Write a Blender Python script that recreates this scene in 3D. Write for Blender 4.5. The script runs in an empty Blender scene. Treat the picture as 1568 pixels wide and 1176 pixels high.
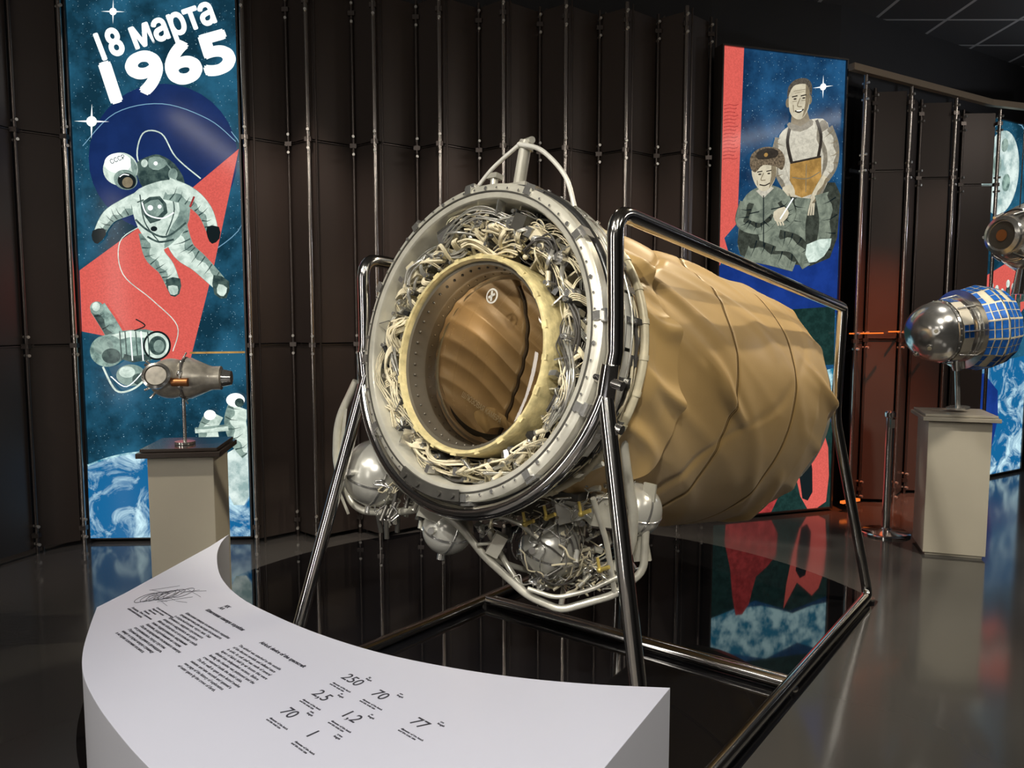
import bpy, bmesh, math, random
from mathutils import Vector, Matrix, noise
random.seed(7)
S = bpy.context.scene
COL = S.collection
pi = math.pi

# ---------------------------------------------------------------- materials
def new_mat(name):
    m = bpy.data.materials.new(name); m.use_nodes = True
    return m, m.node_tree.nodes, m.node_tree.links

def pbr(name, col, rough=0.5, metal=0.0, vary=0.0, scale=8.0, bump=0.0, bscale=60.0, sheen=0.0, coat=0.0):
    m, n, l = new_mat(name)
    b = n['Principled BSDF']
    b.inputs['Base Color'].default_value = (*col, 1)
    b.inputs['Roughness'].default_value = rough
    b.inputs['Metallic'].default_value = metal
    b.inputs['Coat Weight'].default_value = coat
    b.inputs['Coat Roughness'].default_value = 0.3 if sheen > 0 else 0.05
    b.inputs['Sheen Weight'].default_value = sheen
    tc = n.new('ShaderNodeTexCoord')
    if vary > 0:
        t = n.new('ShaderNodeTexNoise'); t.inputs['Scale'].default_value = scale; t.inputs['Detail'].default_value = 5
        l.new(tc.outputs['Object'], t.inputs['Vector'])
        r = n.new('ShaderNodeMapRange')
        r.inputs['From Min'].default_value = 0.3; r.inputs['From Max'].default_value = 0.7
        r.inputs['To Min'].default_value = 1 - vary; r.inputs['To Max'].default_value = 1 + vary
        l.new(t.outputs['Fac'], r.inputs['Value'])
        mx = n.new('ShaderNodeVectorMath'); mx.operation = 'SCALE'
        mx.inputs[0].default_value = col
        l.new(r.outputs['Result'], mx.inputs['Scale'])
        l.new(mx.outputs['Vector'], b.inputs['Base Color'])
    if bump > 0:
        t2 = n.new('ShaderNodeTexNoise'); t2.inputs['Scale'].default_value = bscale; t2.inputs['Detail'].default_value = 4
        l.new(tc.outputs['Object'], t2.inputs['Vector'])
        bp = n.new('ShaderNodeBump'); bp.inputs['Strength'].default_value = bump; bp.inputs['Distance'].default_value = 0.01
        l.new(t2.outputs['Fac'], bp.inputs['Height']); l.new(bp.outputs['Normal'], b.inputs['Normal'])
    return m

def glow(name, col, strength=1.0, mottle=0.0, scale=22.0, col2=None, stars=False, lo=0.40, hi=0.60, distort=0.0):
    """printed, back-lit film: emission with procedural grain / stars"""
    m, n, l = new_mat(name)
    n.remove(n['Principled BSDF'])
    out = n['Material Output']
    e = n.new('ShaderNodeEmission'); e.inputs['Strength'].default_value = strength
    g = n.new('ShaderNodeBsdfGlossy'); g.inputs['Roughness'].default_value = 0.12
    g.inputs['Color'].default_value = (0.012, 0.012, 0.012, 1)
    add = n.new('ShaderNodeAddShader')
    l.new(e.outputs[0], add.inputs[0]); l.new(g.outputs[0], add.inputs[1]); l.new(add.outputs[0], out.inputs['Surface'])
    e.inputs['Color'].default_value = (*col, 1)
    tc = n.new('ShaderNodeTexCoord')
    last = None
    if mottle > 0 or col2:
        t = n.new('ShaderNodeTexNoise'); t.inputs['Scale'].default_value = scale; t.inputs['Detail'].default_value = 7
        t.inputs['Roughness'].default_value = 0.65; t.inputs['Distortion'].default_value = distort
        l.new(tc.outputs['Object'], t.inputs['Vector'])
        cr = n.new('ShaderNodeValToRGB')
        cr.color_ramp.elements[0].position = lo; cr.color_ramp.elements[1].position = hi
        c2 = col2 if col2 else tuple(c * (1 - mottle) for c in col)
        cr.color_ramp.elements[0].color = (*c2, 1); cr.color_ramp.elements[1].color = (*col, 1)
        l.new(t.outputs['Fac'], cr.inputs['Fac'])
        last = cr.outputs['Color']
    if stars:
        for sc, a_, b_, amp in ((46, .03, .13, .8), (17, .02, .065, 1.0)):
            v = n.new('ShaderNodeTexVoronoi'); v.inputs['Scale'].default_value = sc
            l.new(tc.outputs['Object'], v.inputs['Vector'])
            r = n.new('ShaderNodeMapRange'); r.inputs['From Min'].default_value = a_; r.inputs['From Max'].default_value = b_
            r.inputs['To Min'].default_value = amp; r.inputs['To Max'].default_value = 0
            l.new(v.outputs['Distance'], r.inputs['Value'])
            mx = n.new('ShaderNodeMixRGB'); mx.inputs[2].default_value = (0.50, 0.80, 0.95, 1)
            l.new(r.outputs['Result'], mx.inputs['Fac'])
            l.new(last, mx.inputs[1])
            last = mx.outputs[0]
    if last: l.new(last, e.inputs['Color'])
    return m

M = {}
M['cream'] = pbr('cream_enamel', (0.60, 0.54, 0.39), 0.42, 0.1, vary=0.22, scale=14, bump=0.1)
M['rim'] = pbr('worn_grey_cream_enamel', (0.62, 0.60, 0.52), 0.28, 0.45, vary=0.20, scale=9, bump=0.08)
M['hatch'] = pbr('yellowed_sealant', (0.58, 0.49, 0.25), 0.5, 0.0, vary=0.28, scale=25, bump=0.3)
M['wire'] = pbr('cream_cable_sleeve', (0.66, 0.59, 0.42), 0.5, 0, vary=0.25, scale=20, bump=0.25, bscale=200)
M['wiregrey'] = pbr('grey_cable', (0.50, 0.49, 0.45), 0.28, 0.7, vary=0.2, scale=30)
M['wiredark'] = pbr('dark_cable', (0.06, 0.055, 0.05), 0.5, 0.1)
M['alu'] = pbr('aluminium', (0.74, 0.73, 0.70), 0.20, 0.9, vary=0.14, scale=12)
M['aluwhite'] = pbr('white_painted_metal', (0.68, 0.67, 0.62), 0.33, 0.2, vary=0.12, scale=12)
M['tank'] = pbr('grey_tank_paint', (0.58, 0.57, 0.52), 0.24, 0.5, vary=0.1, scale=8)
M['darkmetal'] = pbr('dark_metal', (0.10, 0.095, 0.085), 0.35, 0.6, vary=0.2, scale=10)
M['dark'] = pbr('dark_recess', (0.022, 0.02, 0.018), 0.6, 0.2)
M['steel'] = pbr('polished_chrome_steel', (0.76, 0.74, 0.71), 0.13, 1.0, vary=0.06, scale=4)
M['brass'] = pbr('yellow_fitting', (0.60, 0.46, 0.12), 0.4, 0.5)
M['rubber'] = pbr('black_rubber', (0.02, 0.02, 0.02), 0.3, 0.0, coat=0.3)
M['fabric'] = pbr('khaki_satin_canvas', (0.41, 0.268, 0.102), 0.42, 0, vary=0.09, scale=2.2, bump=0.04, bscale=160, sheen=0.15, coat=0.06)
M['fabric2'] = pbr('khaki_satin_flap', (0.44, 0.29, 0.112), 0.42, 0, vary=0.09, scale=2.2, bump=0.04, bscale=160, sheen=0.15, coat=0.06)
M['seam'] = pbr('canvas_seam', (0.16, 0.10, 0.035), 0.8)
M['lining'] = pbr('brown_lining', (0.25, 0.185, 0.105), 0.42, vary=0.3, scale=5)  # brown of the stripes reflected in the hatch cover
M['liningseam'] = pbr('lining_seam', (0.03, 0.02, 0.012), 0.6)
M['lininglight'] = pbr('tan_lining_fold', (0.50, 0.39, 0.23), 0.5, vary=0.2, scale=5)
M['lip'] = pbr('hatch_lip_grey', (0.13, 0.115, 0.09), 0.4, 0.4, vary=0.15)
M['post'] = pbr('post_chrome', (0.52, 0.47, 0.43), 0.18, 0.95)
M['postdark'] = pbr('post_dark_bronze', (0.13, 0.11, 0.10), 0.3, 0.85)
M['case'] = pbr('lightbox_frame', (0.09, 0.08, 0.075), 0.3, 0.7)
M['bolt'] = pbr('bolt_steel', (0.85, 0.82, 0.76), 0.3, 0.8)
M['white'] = pbr('white_laminate', (0.78, 0.78, 0.82), 0.33, 0, vary=0.02, scale=2)
M['ink'] = pbr('printed_ink', (0.05, 0.05, 0.06), 0.5)
M['ped'] = pbr('pedestal_grey', (0.52, 0.475, 0.38), 0.5, vary=0.04, scale=3)
M['pedtop'] = pbr('pedestal_top_dark', (0.05, 0.038, 0.032), 0.18, coat=0.4)
M['pedtop2'] = pbr('pedestal_top_pale', (0.42, 0.38, 0.31), 0.25)
M['bluecell'] = pbr('solar_cell_blue', (0.02, 0.13, 0.50), 0.2, 0.2, vary=0.4, scale=20)
M['copper'] = pbr('copper_heatshield', (0.42, 0.17, 0.06), 0.35, 0.7)
M['tanmodel'] = pbr('silver_tan_model_paint', (0.62, 0.58, 0.50), 0.30, 0.5, vary=0.3, scale=25)

def glass_mat():
    m, n, l = new_mat('acrylic_hatch_cover'); n.remove(n['Principled BSDF'])
    t = n.new('ShaderNodeBsdfTransparent'); t.inputs[0].default_value = (0.62, 0.55, 0.44, 1)
    g = n.new('ShaderNodeBsdfGlossy'); g.inputs['Roughness'].default_value = 0.015; g.inputs['Color'].default_value = (0.9, 0.9, 0.9, 1)
    f = n.new('ShaderNodeFresnel'); f.inputs[0].default_value = 1.6
    mx = n.new('ShaderNodeMixShader')
    l.new(f.outputs[0], mx.inputs[0]); l.new(t.outputs[0], mx.inputs[1]); l.new(g.outputs[0], mx.inputs[2])
    l.new(mx.outputs[0], n['Material Output'].inputs['Surface'])
    return m
M['glass'] = glass_mat()

def panel_mat():
    m, n, l = new_mat('bronze_wall_panel')
    b = n['Principled BSDF']; b.inputs['Metallic'].default_value = 0.5; b.inputs['Roughness'].default_value = 0.38
    tc = n.new('ShaderNodeTexCoord'); t = n.new('ShaderNodeTexNoise'); t.inputs['Scale'].default_value = 1.2
    l.new(tc.outputs['Object'], t.inputs['Vector'])
    cr = n.new('ShaderNodeValToRGB')
    cr.color_ramp.elements[0].color = (0.070, 0.056, 0.050, 1); cr.color_ramp.elements[1].color = (0.108, 0.086, 0.077, 1)
    l.new(t.outputs['Fac'], cr.inputs['Fac']); l.new(cr.outputs['Color'], b.inputs['Base Color'])
    return m
M['panel'] = panel_mat()

def floor_mat():
    m, n, l = new_mat('polished_epoxy_floor')
    b = n['Principled BSDF']
    g = n.new('ShaderNodeNewGeometry')
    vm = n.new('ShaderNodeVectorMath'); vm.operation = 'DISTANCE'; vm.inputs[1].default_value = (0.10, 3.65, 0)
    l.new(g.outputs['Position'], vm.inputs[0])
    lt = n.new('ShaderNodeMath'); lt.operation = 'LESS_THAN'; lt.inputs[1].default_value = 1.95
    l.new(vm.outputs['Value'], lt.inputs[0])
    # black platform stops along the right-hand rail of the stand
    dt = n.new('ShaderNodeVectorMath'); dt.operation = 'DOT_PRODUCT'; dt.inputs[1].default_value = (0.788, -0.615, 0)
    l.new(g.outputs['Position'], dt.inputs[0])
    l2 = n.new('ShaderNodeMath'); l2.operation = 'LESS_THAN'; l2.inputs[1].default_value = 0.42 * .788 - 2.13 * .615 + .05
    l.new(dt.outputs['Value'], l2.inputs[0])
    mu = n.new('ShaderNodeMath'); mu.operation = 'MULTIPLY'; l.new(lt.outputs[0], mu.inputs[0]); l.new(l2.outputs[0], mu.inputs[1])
    t = n.new('ShaderNodeTexNoise'); t.inputs['Scale'].default_value = 0.7
    l.new(g.outputs['Position'], t.inputs['Vector'])
    cr = n.new('ShaderNodeValToRGB')
    cr.color_ramp.elements[0].color = (0.048, 0.047, 0.046, 1); cr.color_ramp.elements[1].color = (0.080, 0.077, 0.073, 1)
    l.new(t.outputs['Fac'], cr.inputs['Fac'])
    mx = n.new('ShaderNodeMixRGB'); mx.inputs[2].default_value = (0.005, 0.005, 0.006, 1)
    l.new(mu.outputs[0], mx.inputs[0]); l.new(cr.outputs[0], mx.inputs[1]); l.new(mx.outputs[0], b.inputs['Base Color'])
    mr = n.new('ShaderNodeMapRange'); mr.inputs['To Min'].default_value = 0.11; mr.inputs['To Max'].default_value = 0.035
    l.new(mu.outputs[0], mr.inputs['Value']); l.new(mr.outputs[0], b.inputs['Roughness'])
    b.inputs['IOR'].default_value = 1.75
    return m
M['floor'] = floor_mat()

def ceil_mat():
    m, n, l = new_mat('dark_ceiling_tiles'); b = n['Principled BSDF']
    tc = n.new('ShaderNodeTexCoord'); br = n.new('ShaderNodeTexBrick')
    br.offset = 0; br.inputs['Scale'].default_value = 1.0
    br.inputs['Brick Width'].default_value = 0.6; br.inputs['Row Height'].default_value = 0.6
    br.inputs['Mortar Size'].default_value = 0.016
    br.inputs['Color1'].default_value = (0.07, 0.07, 0.072, 1); br.inputs['Color2'].default_value = (0.085, 0.085, 0.088, 1)
    br.inputs['Mortar'].default_value = (0.5, 0.5, 0.5, 1)
    l.new(tc.outputs['Object'], br.inputs['Vector']); l.new(br.outputs['Color'], b.inputs['Base Color'])
    b.inputs['Roughness'].default_value = 0.6
    return m
M['ceil'] = ceil_mat()
M['wall'] = pbr('dark_wall_paint', (0.018, 0.017, 0.018), 0.6, vary=0.1, scale=2)

# ---------------------------------------------------------------- mesh helpers
def obj_from_bm(bm, name, mat, parent=None, smooth=True, sharp=True):
    me = bpy.data.meshes.new(name); bm.normal_update(); bm.to_mesh(me); bm.free()
    if smooth:
        for p in me.polygons: p.use_smooth = True
    o = bpy.data.objects.new(name, me); COL.objects.link(o)
    for mm in (mat if isinstance(mat, list) else [mat]): me.materials.append(mm)
    if parent: o.parent = parent
    if smooth and sharp:
        try: me.set_sharp_from_angle(angle=math.radians(38))
        except Exception: pass
    return o

def empty(name, mtx=None):
    e = bpy.data.objects.new(name, None); e.empty_display_size = 0.1
    COL.objects.link(e)
    if mtx is not None: e.matrix_world = mtx
    return e

def align(a, b):
    a = Vector(a); b = Vector(b); d = b - a
    q = d.to_track_quat('Z', 'Y')
    return Matrix.Translation((a + b) / 2) @ q.to_matrix().to_4x4(), d.length

def add_box(bm, c, s, rot=None, mi=0):
    mt = Matrix.Translation(Vector(c)) @ (rot.to_4x4() if rot else Matrix()) @ Matrix.Diagonal((s[0], s[1], s[2], 1))
    r = bmesh.ops.create_cube(bm, size=1, matrix=mt)
    for f in {f for v in r['verts'] for f in v.link_faces}: f.material_index = mi

def add_cyl(bm, a, b, r1, r2=None, seg=20, mi=0):
    mt, L = align(a, b)
    r = bmesh.ops.create_cone(bm, cap_ends=True, segments=seg, radius1=r1, radius2=r1 if r2 is None else r2, depth=L, matrix=mt)
    for f in {f for v in r['verts'] for f in v.link_faces}: f.material_index = mi

def add_sph(bm, c, r, seg=24, mi=0, sc=(1, 1, 1)):
    mt = Matrix.Translation(Vector(c)) @ Matrix.Diagonal((sc[0], sc[1], sc[2], 1))
    q = bmesh.ops.create_uvsphere(bm, u_segments=seg, v_segments=max(6, seg // 2), radius=r, matrix=mt)
    for f in {f for v in q['verts'] for f in v.link_faces}: f.material_index = mi

def add_lathe(bm, prof, seg=96, mi=0, mtx=Matrix(), a0=0, a1=2 * pi):
    full = abs(a1 - a0 - 2 * pi) < 1e-6
    n = seg if full else seg + 1
    rings = []
    for r, z in prof:
        rings.append([bm.verts.new(mtx @ Vector((r * math.cos(a0 + (a1 - a0) * i / seg), r * math.sin(a0 + (a1 - a0) * i / seg), z))) for i in range(n)])
    for k in range(len(prof) - 1):
        for i in range(seg):
            j = (i + 1) % n if full else i + 1
            try:
                f = bm.faces.new((rings[k][i], rings[k][j], rings[k + 1][j], rings[k + 1][i])); f.material_index = mi
            except ValueError: pass

def crom(pts, sub=8, closed=False):
    P = [Vector(p) for p in pts]; out = []; n = len(P)
    rng = range(n) if closed else range(n - 1)
    for i in rng:
        if closed: p0, p1, p2, p3 = P[(i - 1) % n], P[i], P[(i + 1) % n], P[(i + 2) % n]
        else: p0, p1, p2, p3 = P[max(i - 1, 0)], P[i], P[i + 1], P[min(i + 2, n - 1)]
        for k in range(sub):
            t = k / sub
            out.append(0.5 * ((2 * p1) + (-p0 + p2) * t + (2 * p0 - 5 * p1 + 4 * p2 - p3) * t * t + (-p0 + 3 * p1 - 3 * p2 + p3) * t ** 3))
    if not closed: out.append(P[-1])
    return out

def fillet(pts, rad=0.08, k=7):
    P = [Vector(p) for p in pts]; out = [P[0]]
    for i in range(1, len(P) - 1):
        a, b, c = P[i - 1], P[i], P[i + 1]
        d1 = (a - b); d2 = (c - b); r = min(rad, d1.length * 0.45, d2.length * 0.45)
        s = b + d1.normalized() * r; e = b + d2.normalized() * r
        for j in range(k + 1):
            t = j / k; out.append((1 - t) ** 2 * s + 2 * t * (1 - t) * b + t * t * e)
    out.append(P[-1]); return out

def tubes(name, paths, r, mat, parent=None, res=3, cyclic=False):
    cu = bpy.data.curves.new(name, 'CURVE'); cu.dimensions = '3D'
    cu.bevel_depth = 1.0; cu.bevel_resolution = res; cu.use_fill_caps = True
    for it in paths:
        if isinstance(it, tuple) and isinstance(it[1], float): pts, rr = it
        else: pts, rr = it, r
        sp = cu.splines.new('POLY'); sp.points.add(len(pts) - 1)
        for i, p in enumerate(pts):
            sp.points[i].co = (p[0], p[1], p[2], 1); sp.points[i].radius = rr
        sp.use_cyclic_u = cyclic; sp.use_smooth = True
    o = bpy.data.objects.new(name, cu); COL.objects.link(o)
    cu.materials.append(mat)
    if parent: o.parent = parent
    return o

# ---------------------------------------------------------------- room
X0, X1, Y0, Y1, ZC = -6.0, 8.0, -3.0, 9.6, 4.0
def slab(name, a, b, mat):
    bm = bmesh.new(); add_box(bm, [(a[i] + b[i]) / 2 for i in range(3)], [b[i] - a[i] for i in range(3)])
    return obj_from_bm(bm, name, mat, smooth=False)
slab('floor', (X0, Y0, -0.1), (X1, Y1, 0), M['floor'])
slab('ceiling', (X0, Y0, ZC), (X1, Y1, ZC + 0.1), M['ceil'])
slab('wall_left', (X0 - 0.1, Y0, 0), (X0, Y1, ZC), M['wall'])
slab('wall_right', (X1, Y0, 0), (X1 + 0.1, Y1, ZC), M['wall'])
slab('wall_front', (X0, Y0 - 0.1, 0), (X1, Y0, ZC), M['wall'])
slab('wall_rear', (X0, Y1, 0), (X1, Y1 + 0.1, ZC), M['wall'])

panels = bmesh.new(); posts = bmesh.new()
COURSES = [0.0, 1.36, 2.72, 3.70]
def zig(a, b, n, amp, first=1, h=3.70):
    a = Vector((a[0], a[1], 0)); b = Vector((b[0], b[1], 0)); d = (b - a).normalized(); nn = Vector((d.y, -d.x, 0))
    pts = []
    for i in range(n + 1):
        t = i / n
        if 0 < i < n: t += (0.16 / n) * (1 if i % 2 else -1)
        s = (1 if (i + first) % 2 else -1)
        pts.append(a.lerp(b, t) + nn * (s * amp / 2))
    cs = sorted(set([c for c in COURSES if c < h] + [h]))
    for i in range(n):
        p, q = pts[i], pts[i + 1]; e = (q - p).normalized() * 0.012
        for k in range(len(cs) - 1):
            z0, z1 = cs[k] + (0.012 if k else 0.03), cs[k + 1] - 0.006
            panels.faces.new([panels.verts.new(v) for v in ((p + e) + Vector((0, 0, z0)), (q - e) + Vector((0, 0, z0)), (q - e) + Vector((0, 0, z1)), (p + e) + Vector((0, 0, z1)))])
    for i, p in enumerate(pts):
        f = nn * 0.024; front = (i + first) % 2
        add_cyl(posts, (p.x + f.x, p.y + f.y, 0), (p.x + f.x, p.y + f.y, h + 0.02), 0.015 if front else .011, seg=16, mi=0 if front else 2)
        side = d * 0.05
        add_cyl(posts, (p.x + side.x, p.y + side.y, 0), (p.x + side.x, p.y + side.y, h + 0.02), 0.007, seg=8, mi=2)
        for z in cs[1:-1] + [0.12, h - 0.1]:
            for dz in (-0.06, 0.06):
                add_cyl(posts, (p.x, p.y, z + dz), (p.x + nn.x * 0.055, p.y + nn.y * 0.055, z + dz), 0.010, seg=8, mi=1)
            add_box(posts, (p.x + nn.x * 0.02, p.y + nn.y * 0.02, z), (0.045, 0.035, 0.03), mi=2)
    for z in cs[1:-1]:
        for i in range(n):
            mt, L = align(pts[i] + nn * .003 + Vector((0, 0, z)), pts[i + 1] + nn * .003 + Vector((0, 0, z)))
            rr = bmesh.ops.create_cube(posts, size=1, matrix=mt @ Matrix.Diagonal((.010, .006, L, 1)))
            for f in {f for v in rr['verts'] for f in v.link_faces}: f.material_index = 2
    return pts
zig((-6.0, 2.3), (-3.35, 4.55), 9, 0.16)
zig((-3.30, 4.62), (-2.97, 5.16), 2, 0.08)
zig((-1.76, 5.25), (1.46, 5.74), 15, 0.17)
zig((2.62, 6.08), (4.25, 7.05), 6, 0.17, h=3.35)
zig((5.15, 7.66), (8.0, 9.1), 8, 0.16, h=3.35)
obj_from_bm(panels, 'wall_accordion_panels', M['panel'], smooth=False)
obj_from_bm(posts, 'trim_1', [M['post'], M['bolt'], M['postdark']])
bk = bmesh.new()
bp = [(-6.0, 2.55), (-3.5, 4.75), (-3.05, 5.36), (-1.7, 5.45), (1.5, 5.98), (2.6, 6.30), (4.3, 7.35), (5.1, 7.85), (8.0, 9.35)]
for i in range(len(bp) - 1):
    p, q = bp[i], bp[i + 1]
    bk.faces.new([bk.verts.new(v) for v in ((p[0], p[1], 0), (q[0], q[1], 0), (q[0], q[1], ZC), (p[0], p[1], ZC))])
obj_from_bm(bk, 'wall_back', M['wall'], smooth=False)
tb = bmesh.new()
for a_, b_ in (((2.55, 5.95, 3.42), (4.2, 6.93, 3.42)), ((4.2, 6.93, 3.42), (5.3, 7.3, 3.42))):
    mt, L = align(a_, b_); bmesh.ops.create_cube(tb, size=1, matrix=mt @ Matrix.Diagonal((0.05, 0.05, L, 1)))
obj_from_bm(tb, 'trim_2', pbr('cornice_bronze', (0.4, 0.3, 0.2), 0.4, 0.5), smooth=False)

# ---------------------------------------------------------------- lightbox posters
class Poster:
    """flat artwork on a lightbox; artwork laid out in sheet units through 4 sheet corners (TL,TR,BR,BL)"""
    def __init__(s, name, p0, p1, z0, z1, sheet, bg):
        a = Vector((p0[0], p0[1], 0)); b = Vector((p1[0], p1[1], 0)); s.W = (b - a).length; s.H = z1 - z0; s.sheet = sheet
        ang = math.atan2(b.y - a.y, b.x - a.x)
        s.e = empty(name, Matrix.Translation((a.x, a.y, z0)) @ Matrix.Rotation(ang, 4, 'Z'))
        bm = bmesh.new(); add_box(bm, (s.W / 2, 0.075, s.H / 2), (s.W, 0.10, s.H))
        t = 0.012
        add_box(bm, (-t / 2, 0.055, s.H / 2), (t, 0.11, s.H + 0.02)); add_box(bm, (s.W + t / 2, 0.055, s.H / 2), (t, 0.11, s.H + 0.02))
        add_box(bm, (s.W / 2, 0.055, s.H + t / 2), (s.W, 0.11, t)); add_box(bm, (s.W / 2, 0.055, -t / 2), (s.W, 0.11, t))
        obj_from_bm(bm, 'lightbox_case', M['case'], s.e, smooth=False)
        s.bm = bmesh.new(); s.mats = []; s.layer = 0
        s.poly_local([(0, 0), (s.W, 0), (s.W, s.H), (0, s.H)], bg)
    def mi(s, m):
        if m not in s.mats: s.mats.append(m)
        return s.mats.index(m)
    def map(s, x, y):
        (tlx, tly), (trx, tr_y), (brx, bry), (blx, bly) = s.sheet
        v = 0.5; u = 0.5
        for _ in range(6):
            xl = tlx + (blx - tlx) * v; xr = trx + (brx - trx) * v; u = (x - xl) / (xr - xl)
            yt = tly + (tr_y - tly) * u; yb = bly + (bry - bly) * u; v = (y - yt) / (yb - yt)
        return u * s.W, (1 - v) * s.H
    def y(s): return 0.020 - 0.00025 * s.layer
    def poly_local(s, pts, m, step=True):
        pts = [(min(max(x, 0), s.W), min(max(z, 0), s.H)) for x, z in pts]
        try:
            f = s.bm.faces.new([s.bm.verts.new((x, s.y(), z)) for x, z in pts]); f.material_index = s.mi(m)
            f.normal_update()
            if f.normal.y > 0: f.normal_flip()
        except ValueError: pass
        if step: s.layer += 1
    def poly(s, pts, m, smooth=0):
        if smooth: pts = [(p.x, p.y) for p in crom([(x, y, 0) for x, y in pts], smooth, True)]
        s.poly_local([s.map(x, y) for x, y in pts], m)
    def ell(s, cx, cy, rx, ry, m, rot=0, n=36):
        c, q = math.cos(rot), math.sin(rot)
        s.poly([(cx + rx * math.cos(a) * c - ry * math.sin(a) * q, cy + rx * math.cos(a) * q + ry * math.sin(a) * c) for a in [2 * pi * i / n for i in range(n)]], m)
    def band(s, P, W0, W1, m, off=0):
        n = len(P)
        for i in range(n - 1):
            a, b = P[i], P[i + 1]; d = (b - a)
            if d.length < 1e-6: continue
            p = P[max(i - 1, 0)]; q = P[min(i + 2, n - 1)]
            na = (b - p); nb = (q - a)
            na = Vector((-na.y, na.x, 0)).normalized(); nb = Vector((-nb.y, nb.x, 0)).normalized()
            wa = W0 + (W1 - W0) * i / (n - 1); wb = W0 + (W1 - W0) * (i + 1) / (n - 1)
            wig = 0 if off == 0 else .10 * math.sin(i * 1.3); wig2 = 0 if off == 0 else .10 * math.sin((i + 1) * 1.3)
            if off == 0: la, ha, lb, hb = -.5, .5, -.5, .5
            elif off > 0: la, ha, lb, hb = .16 + wig, .5, .16 + wig2, .5
            else: la, ha, lb, hb = -.5, -.16 + wig, -.5, -.16 + wig2
            s.poly_local([s.map(*(a + na * wa * ha).xy), s.map(*(b + nb * wb * hb).xy), s.map(*(b + nb * wb * lb).xy), s.map(*(a + na * wa * la).xy)], m, step=False)
        s.layer += 1
    def line(s, pts, w, m, closed=False, sub=6):
        P = crom([(x, y, 0) for x, y in pts], sub, closed)
        if closed: P.append(P[0])
        s.band(P, w, w, m)
    def limb(s, pts, w0, w1, m, shade, side=1, folds=None, step=3, rim=None):
        P = crom([(x, y, 0) for x, y in pts], 6)
        s.band(P, w0 + 1.0, w1 + 1.0, rim or G['suitm']); s.band(P, w0, w1, m); s.band(P, w0, w1, shade, side)
        if folds:
            n = len(P)
            for i in range(2, n - 1, step):
                d = (P[i] - P[i - 1]); nn = Vector((-d.y, d.x, 0)).normalized(); w = (w0 + (w1 - w0) * i / n) * .5; dd = d.normalized()
                sd = 1 if side > 0 else -1; k = random.uniform(.0, .7)
                a = P[i] + nn * w * .95 * sd; b = P[i] - nn * w * k * sd + dd * random.uniform(-2, 5)
                s.band([a, (a + b) / 2 + dd * random.uniform(0, 2.5), b], 2.2, .2, folds)
    def star(s, cx, cy, r, m):
        s.poly([(cx + (r if i % 2 == 0 else r * 0.10) * math.cos(pi * i / 4 + pi / 2), cy + (r if i % 2 == 0 else r * 0.10) * math.sin(pi * i / 4 + pi / 2)) for i in range(8)], m)
        s.ell(cx, cy, r * .30, r * .30, m)
    def text(s, body, x, y, width, size, ang, m, bold=0.010):
        sx = None
        for k, (dx, dz) in enumerate(((0, 0), (1, 0), (-1, 0), (0, 1), (0, -1), (.7, .7), (-.7, .7), (.7, -.7), (-.7, -.7))):
            cu = bpy.data.curves.new('lettering', 'FONT'); cu.body = body; cu.size = size
            o = bpy.data.objects.new('lettering', cu); COL.objects.link(o); cu.materials.append(m)
            if sx is None:
                bpy.context.view_layer.update(); sx = width / max(o.dimensions.x, 1e-3)
            o.parent = s.e; X, Z = s.map(x, y)
            o.location = (X + dx * bold, s.y() - .00002 * k, Z + dz * bold); o.rotation_euler = (pi / 2, -ang, 0); o.scale = (sx, 1, 1)
        s.layer += 1
    def done(s):
        obj_from_bm(s.bm, 'printed_artwork', s.mats, s.e, smooth=False)
        return s.e

G = {}
G['navy'] = glow('print_navy', (0.010, 0.030, 0.13), 1.0, 0.2, scale=6)
G['sky1'] = glow('print_space_teal', (0.020, 0.115, 0.20), 1.0, col2=(0.006, 0.035, 0.06), scale=2.2, stars=True)
G['sky2'] = glow('print_space_blue', (0.018, 0.095, 0.22), 1.0, col2=(0.006, 0.030, 0.08), scale=2, stars=True)
G['red'] = glow('print_red', (0.78, 0.13, 0.105), 1.0, 0.18, scale=90)
G['redd'] = glow('print_dark_red', (0.46, 0.05, 0.05), 1.0, 0.4, scale=20)
G['white'] = glow('print_white', (0.95, 1.0, 0.98), 1.3)
G['suit'] = glow('print_suit', (0.80, 0.93, 0.83), 1.0, col2=(0.44, 0.56, 0.49), scale=14, lo=.36, hi=.60, distort=.6)
G['suitm'] = glow('print_suit_mid', (0.34, 0.46, 0.40), 1.0, col2=(0.14, 0.21, 0.19), scale=14, lo=.36, hi=.62, distort=.6)
G['suitd'] = glow('print_suit_shadow', (0.08, 0.13, 0.115), 1.0, col2=(0.025, 0.05, 0.05), scale=20)
G['black'] = glow('print_black', (0.008, 0.014, 0.016), 1.0)
G['line'] = glow('print_line_blue', (0.25, 0.50, 0.70), 0.8)
G['craft'] = glow('print_craft', (0.36, 0.52, 0.45), 1.0, col2=(0.10, 0.17, 0.155), scale=18, lo=.38, hi=.62)
G['earth'] = glow('print_earth', (0.65, 0.92, 1.0), 1.0, col2=(0.008, 0.13, 0.32), scale=4.5, lo=0.47, hi=0.68, distort=1.2)
G['cloud'] = glow('print_cloud_cyan', (0.60, 0.90, 0.92), 1.0, col2=(0.02, 0.20, 0.33), scale=7, lo=.42, hi=.58)
G['blue'] = glow('print_blue', (0.012, 0.045, 0.26), 1.0, 0.3, scale=4)
G['skin'] = glow('print_skin', (0.70, 0.63, 0.46), 1.0, 0.22, scale=14)
G['skind'] = glow('print_skin_shadow', (0.27, 0.22, 0.14), 1.0, 0.25, scale=25)
G['hair'] = glow('print_hair', (0.04, 0.032, 0.025), 1.0, 0.4)
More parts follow.
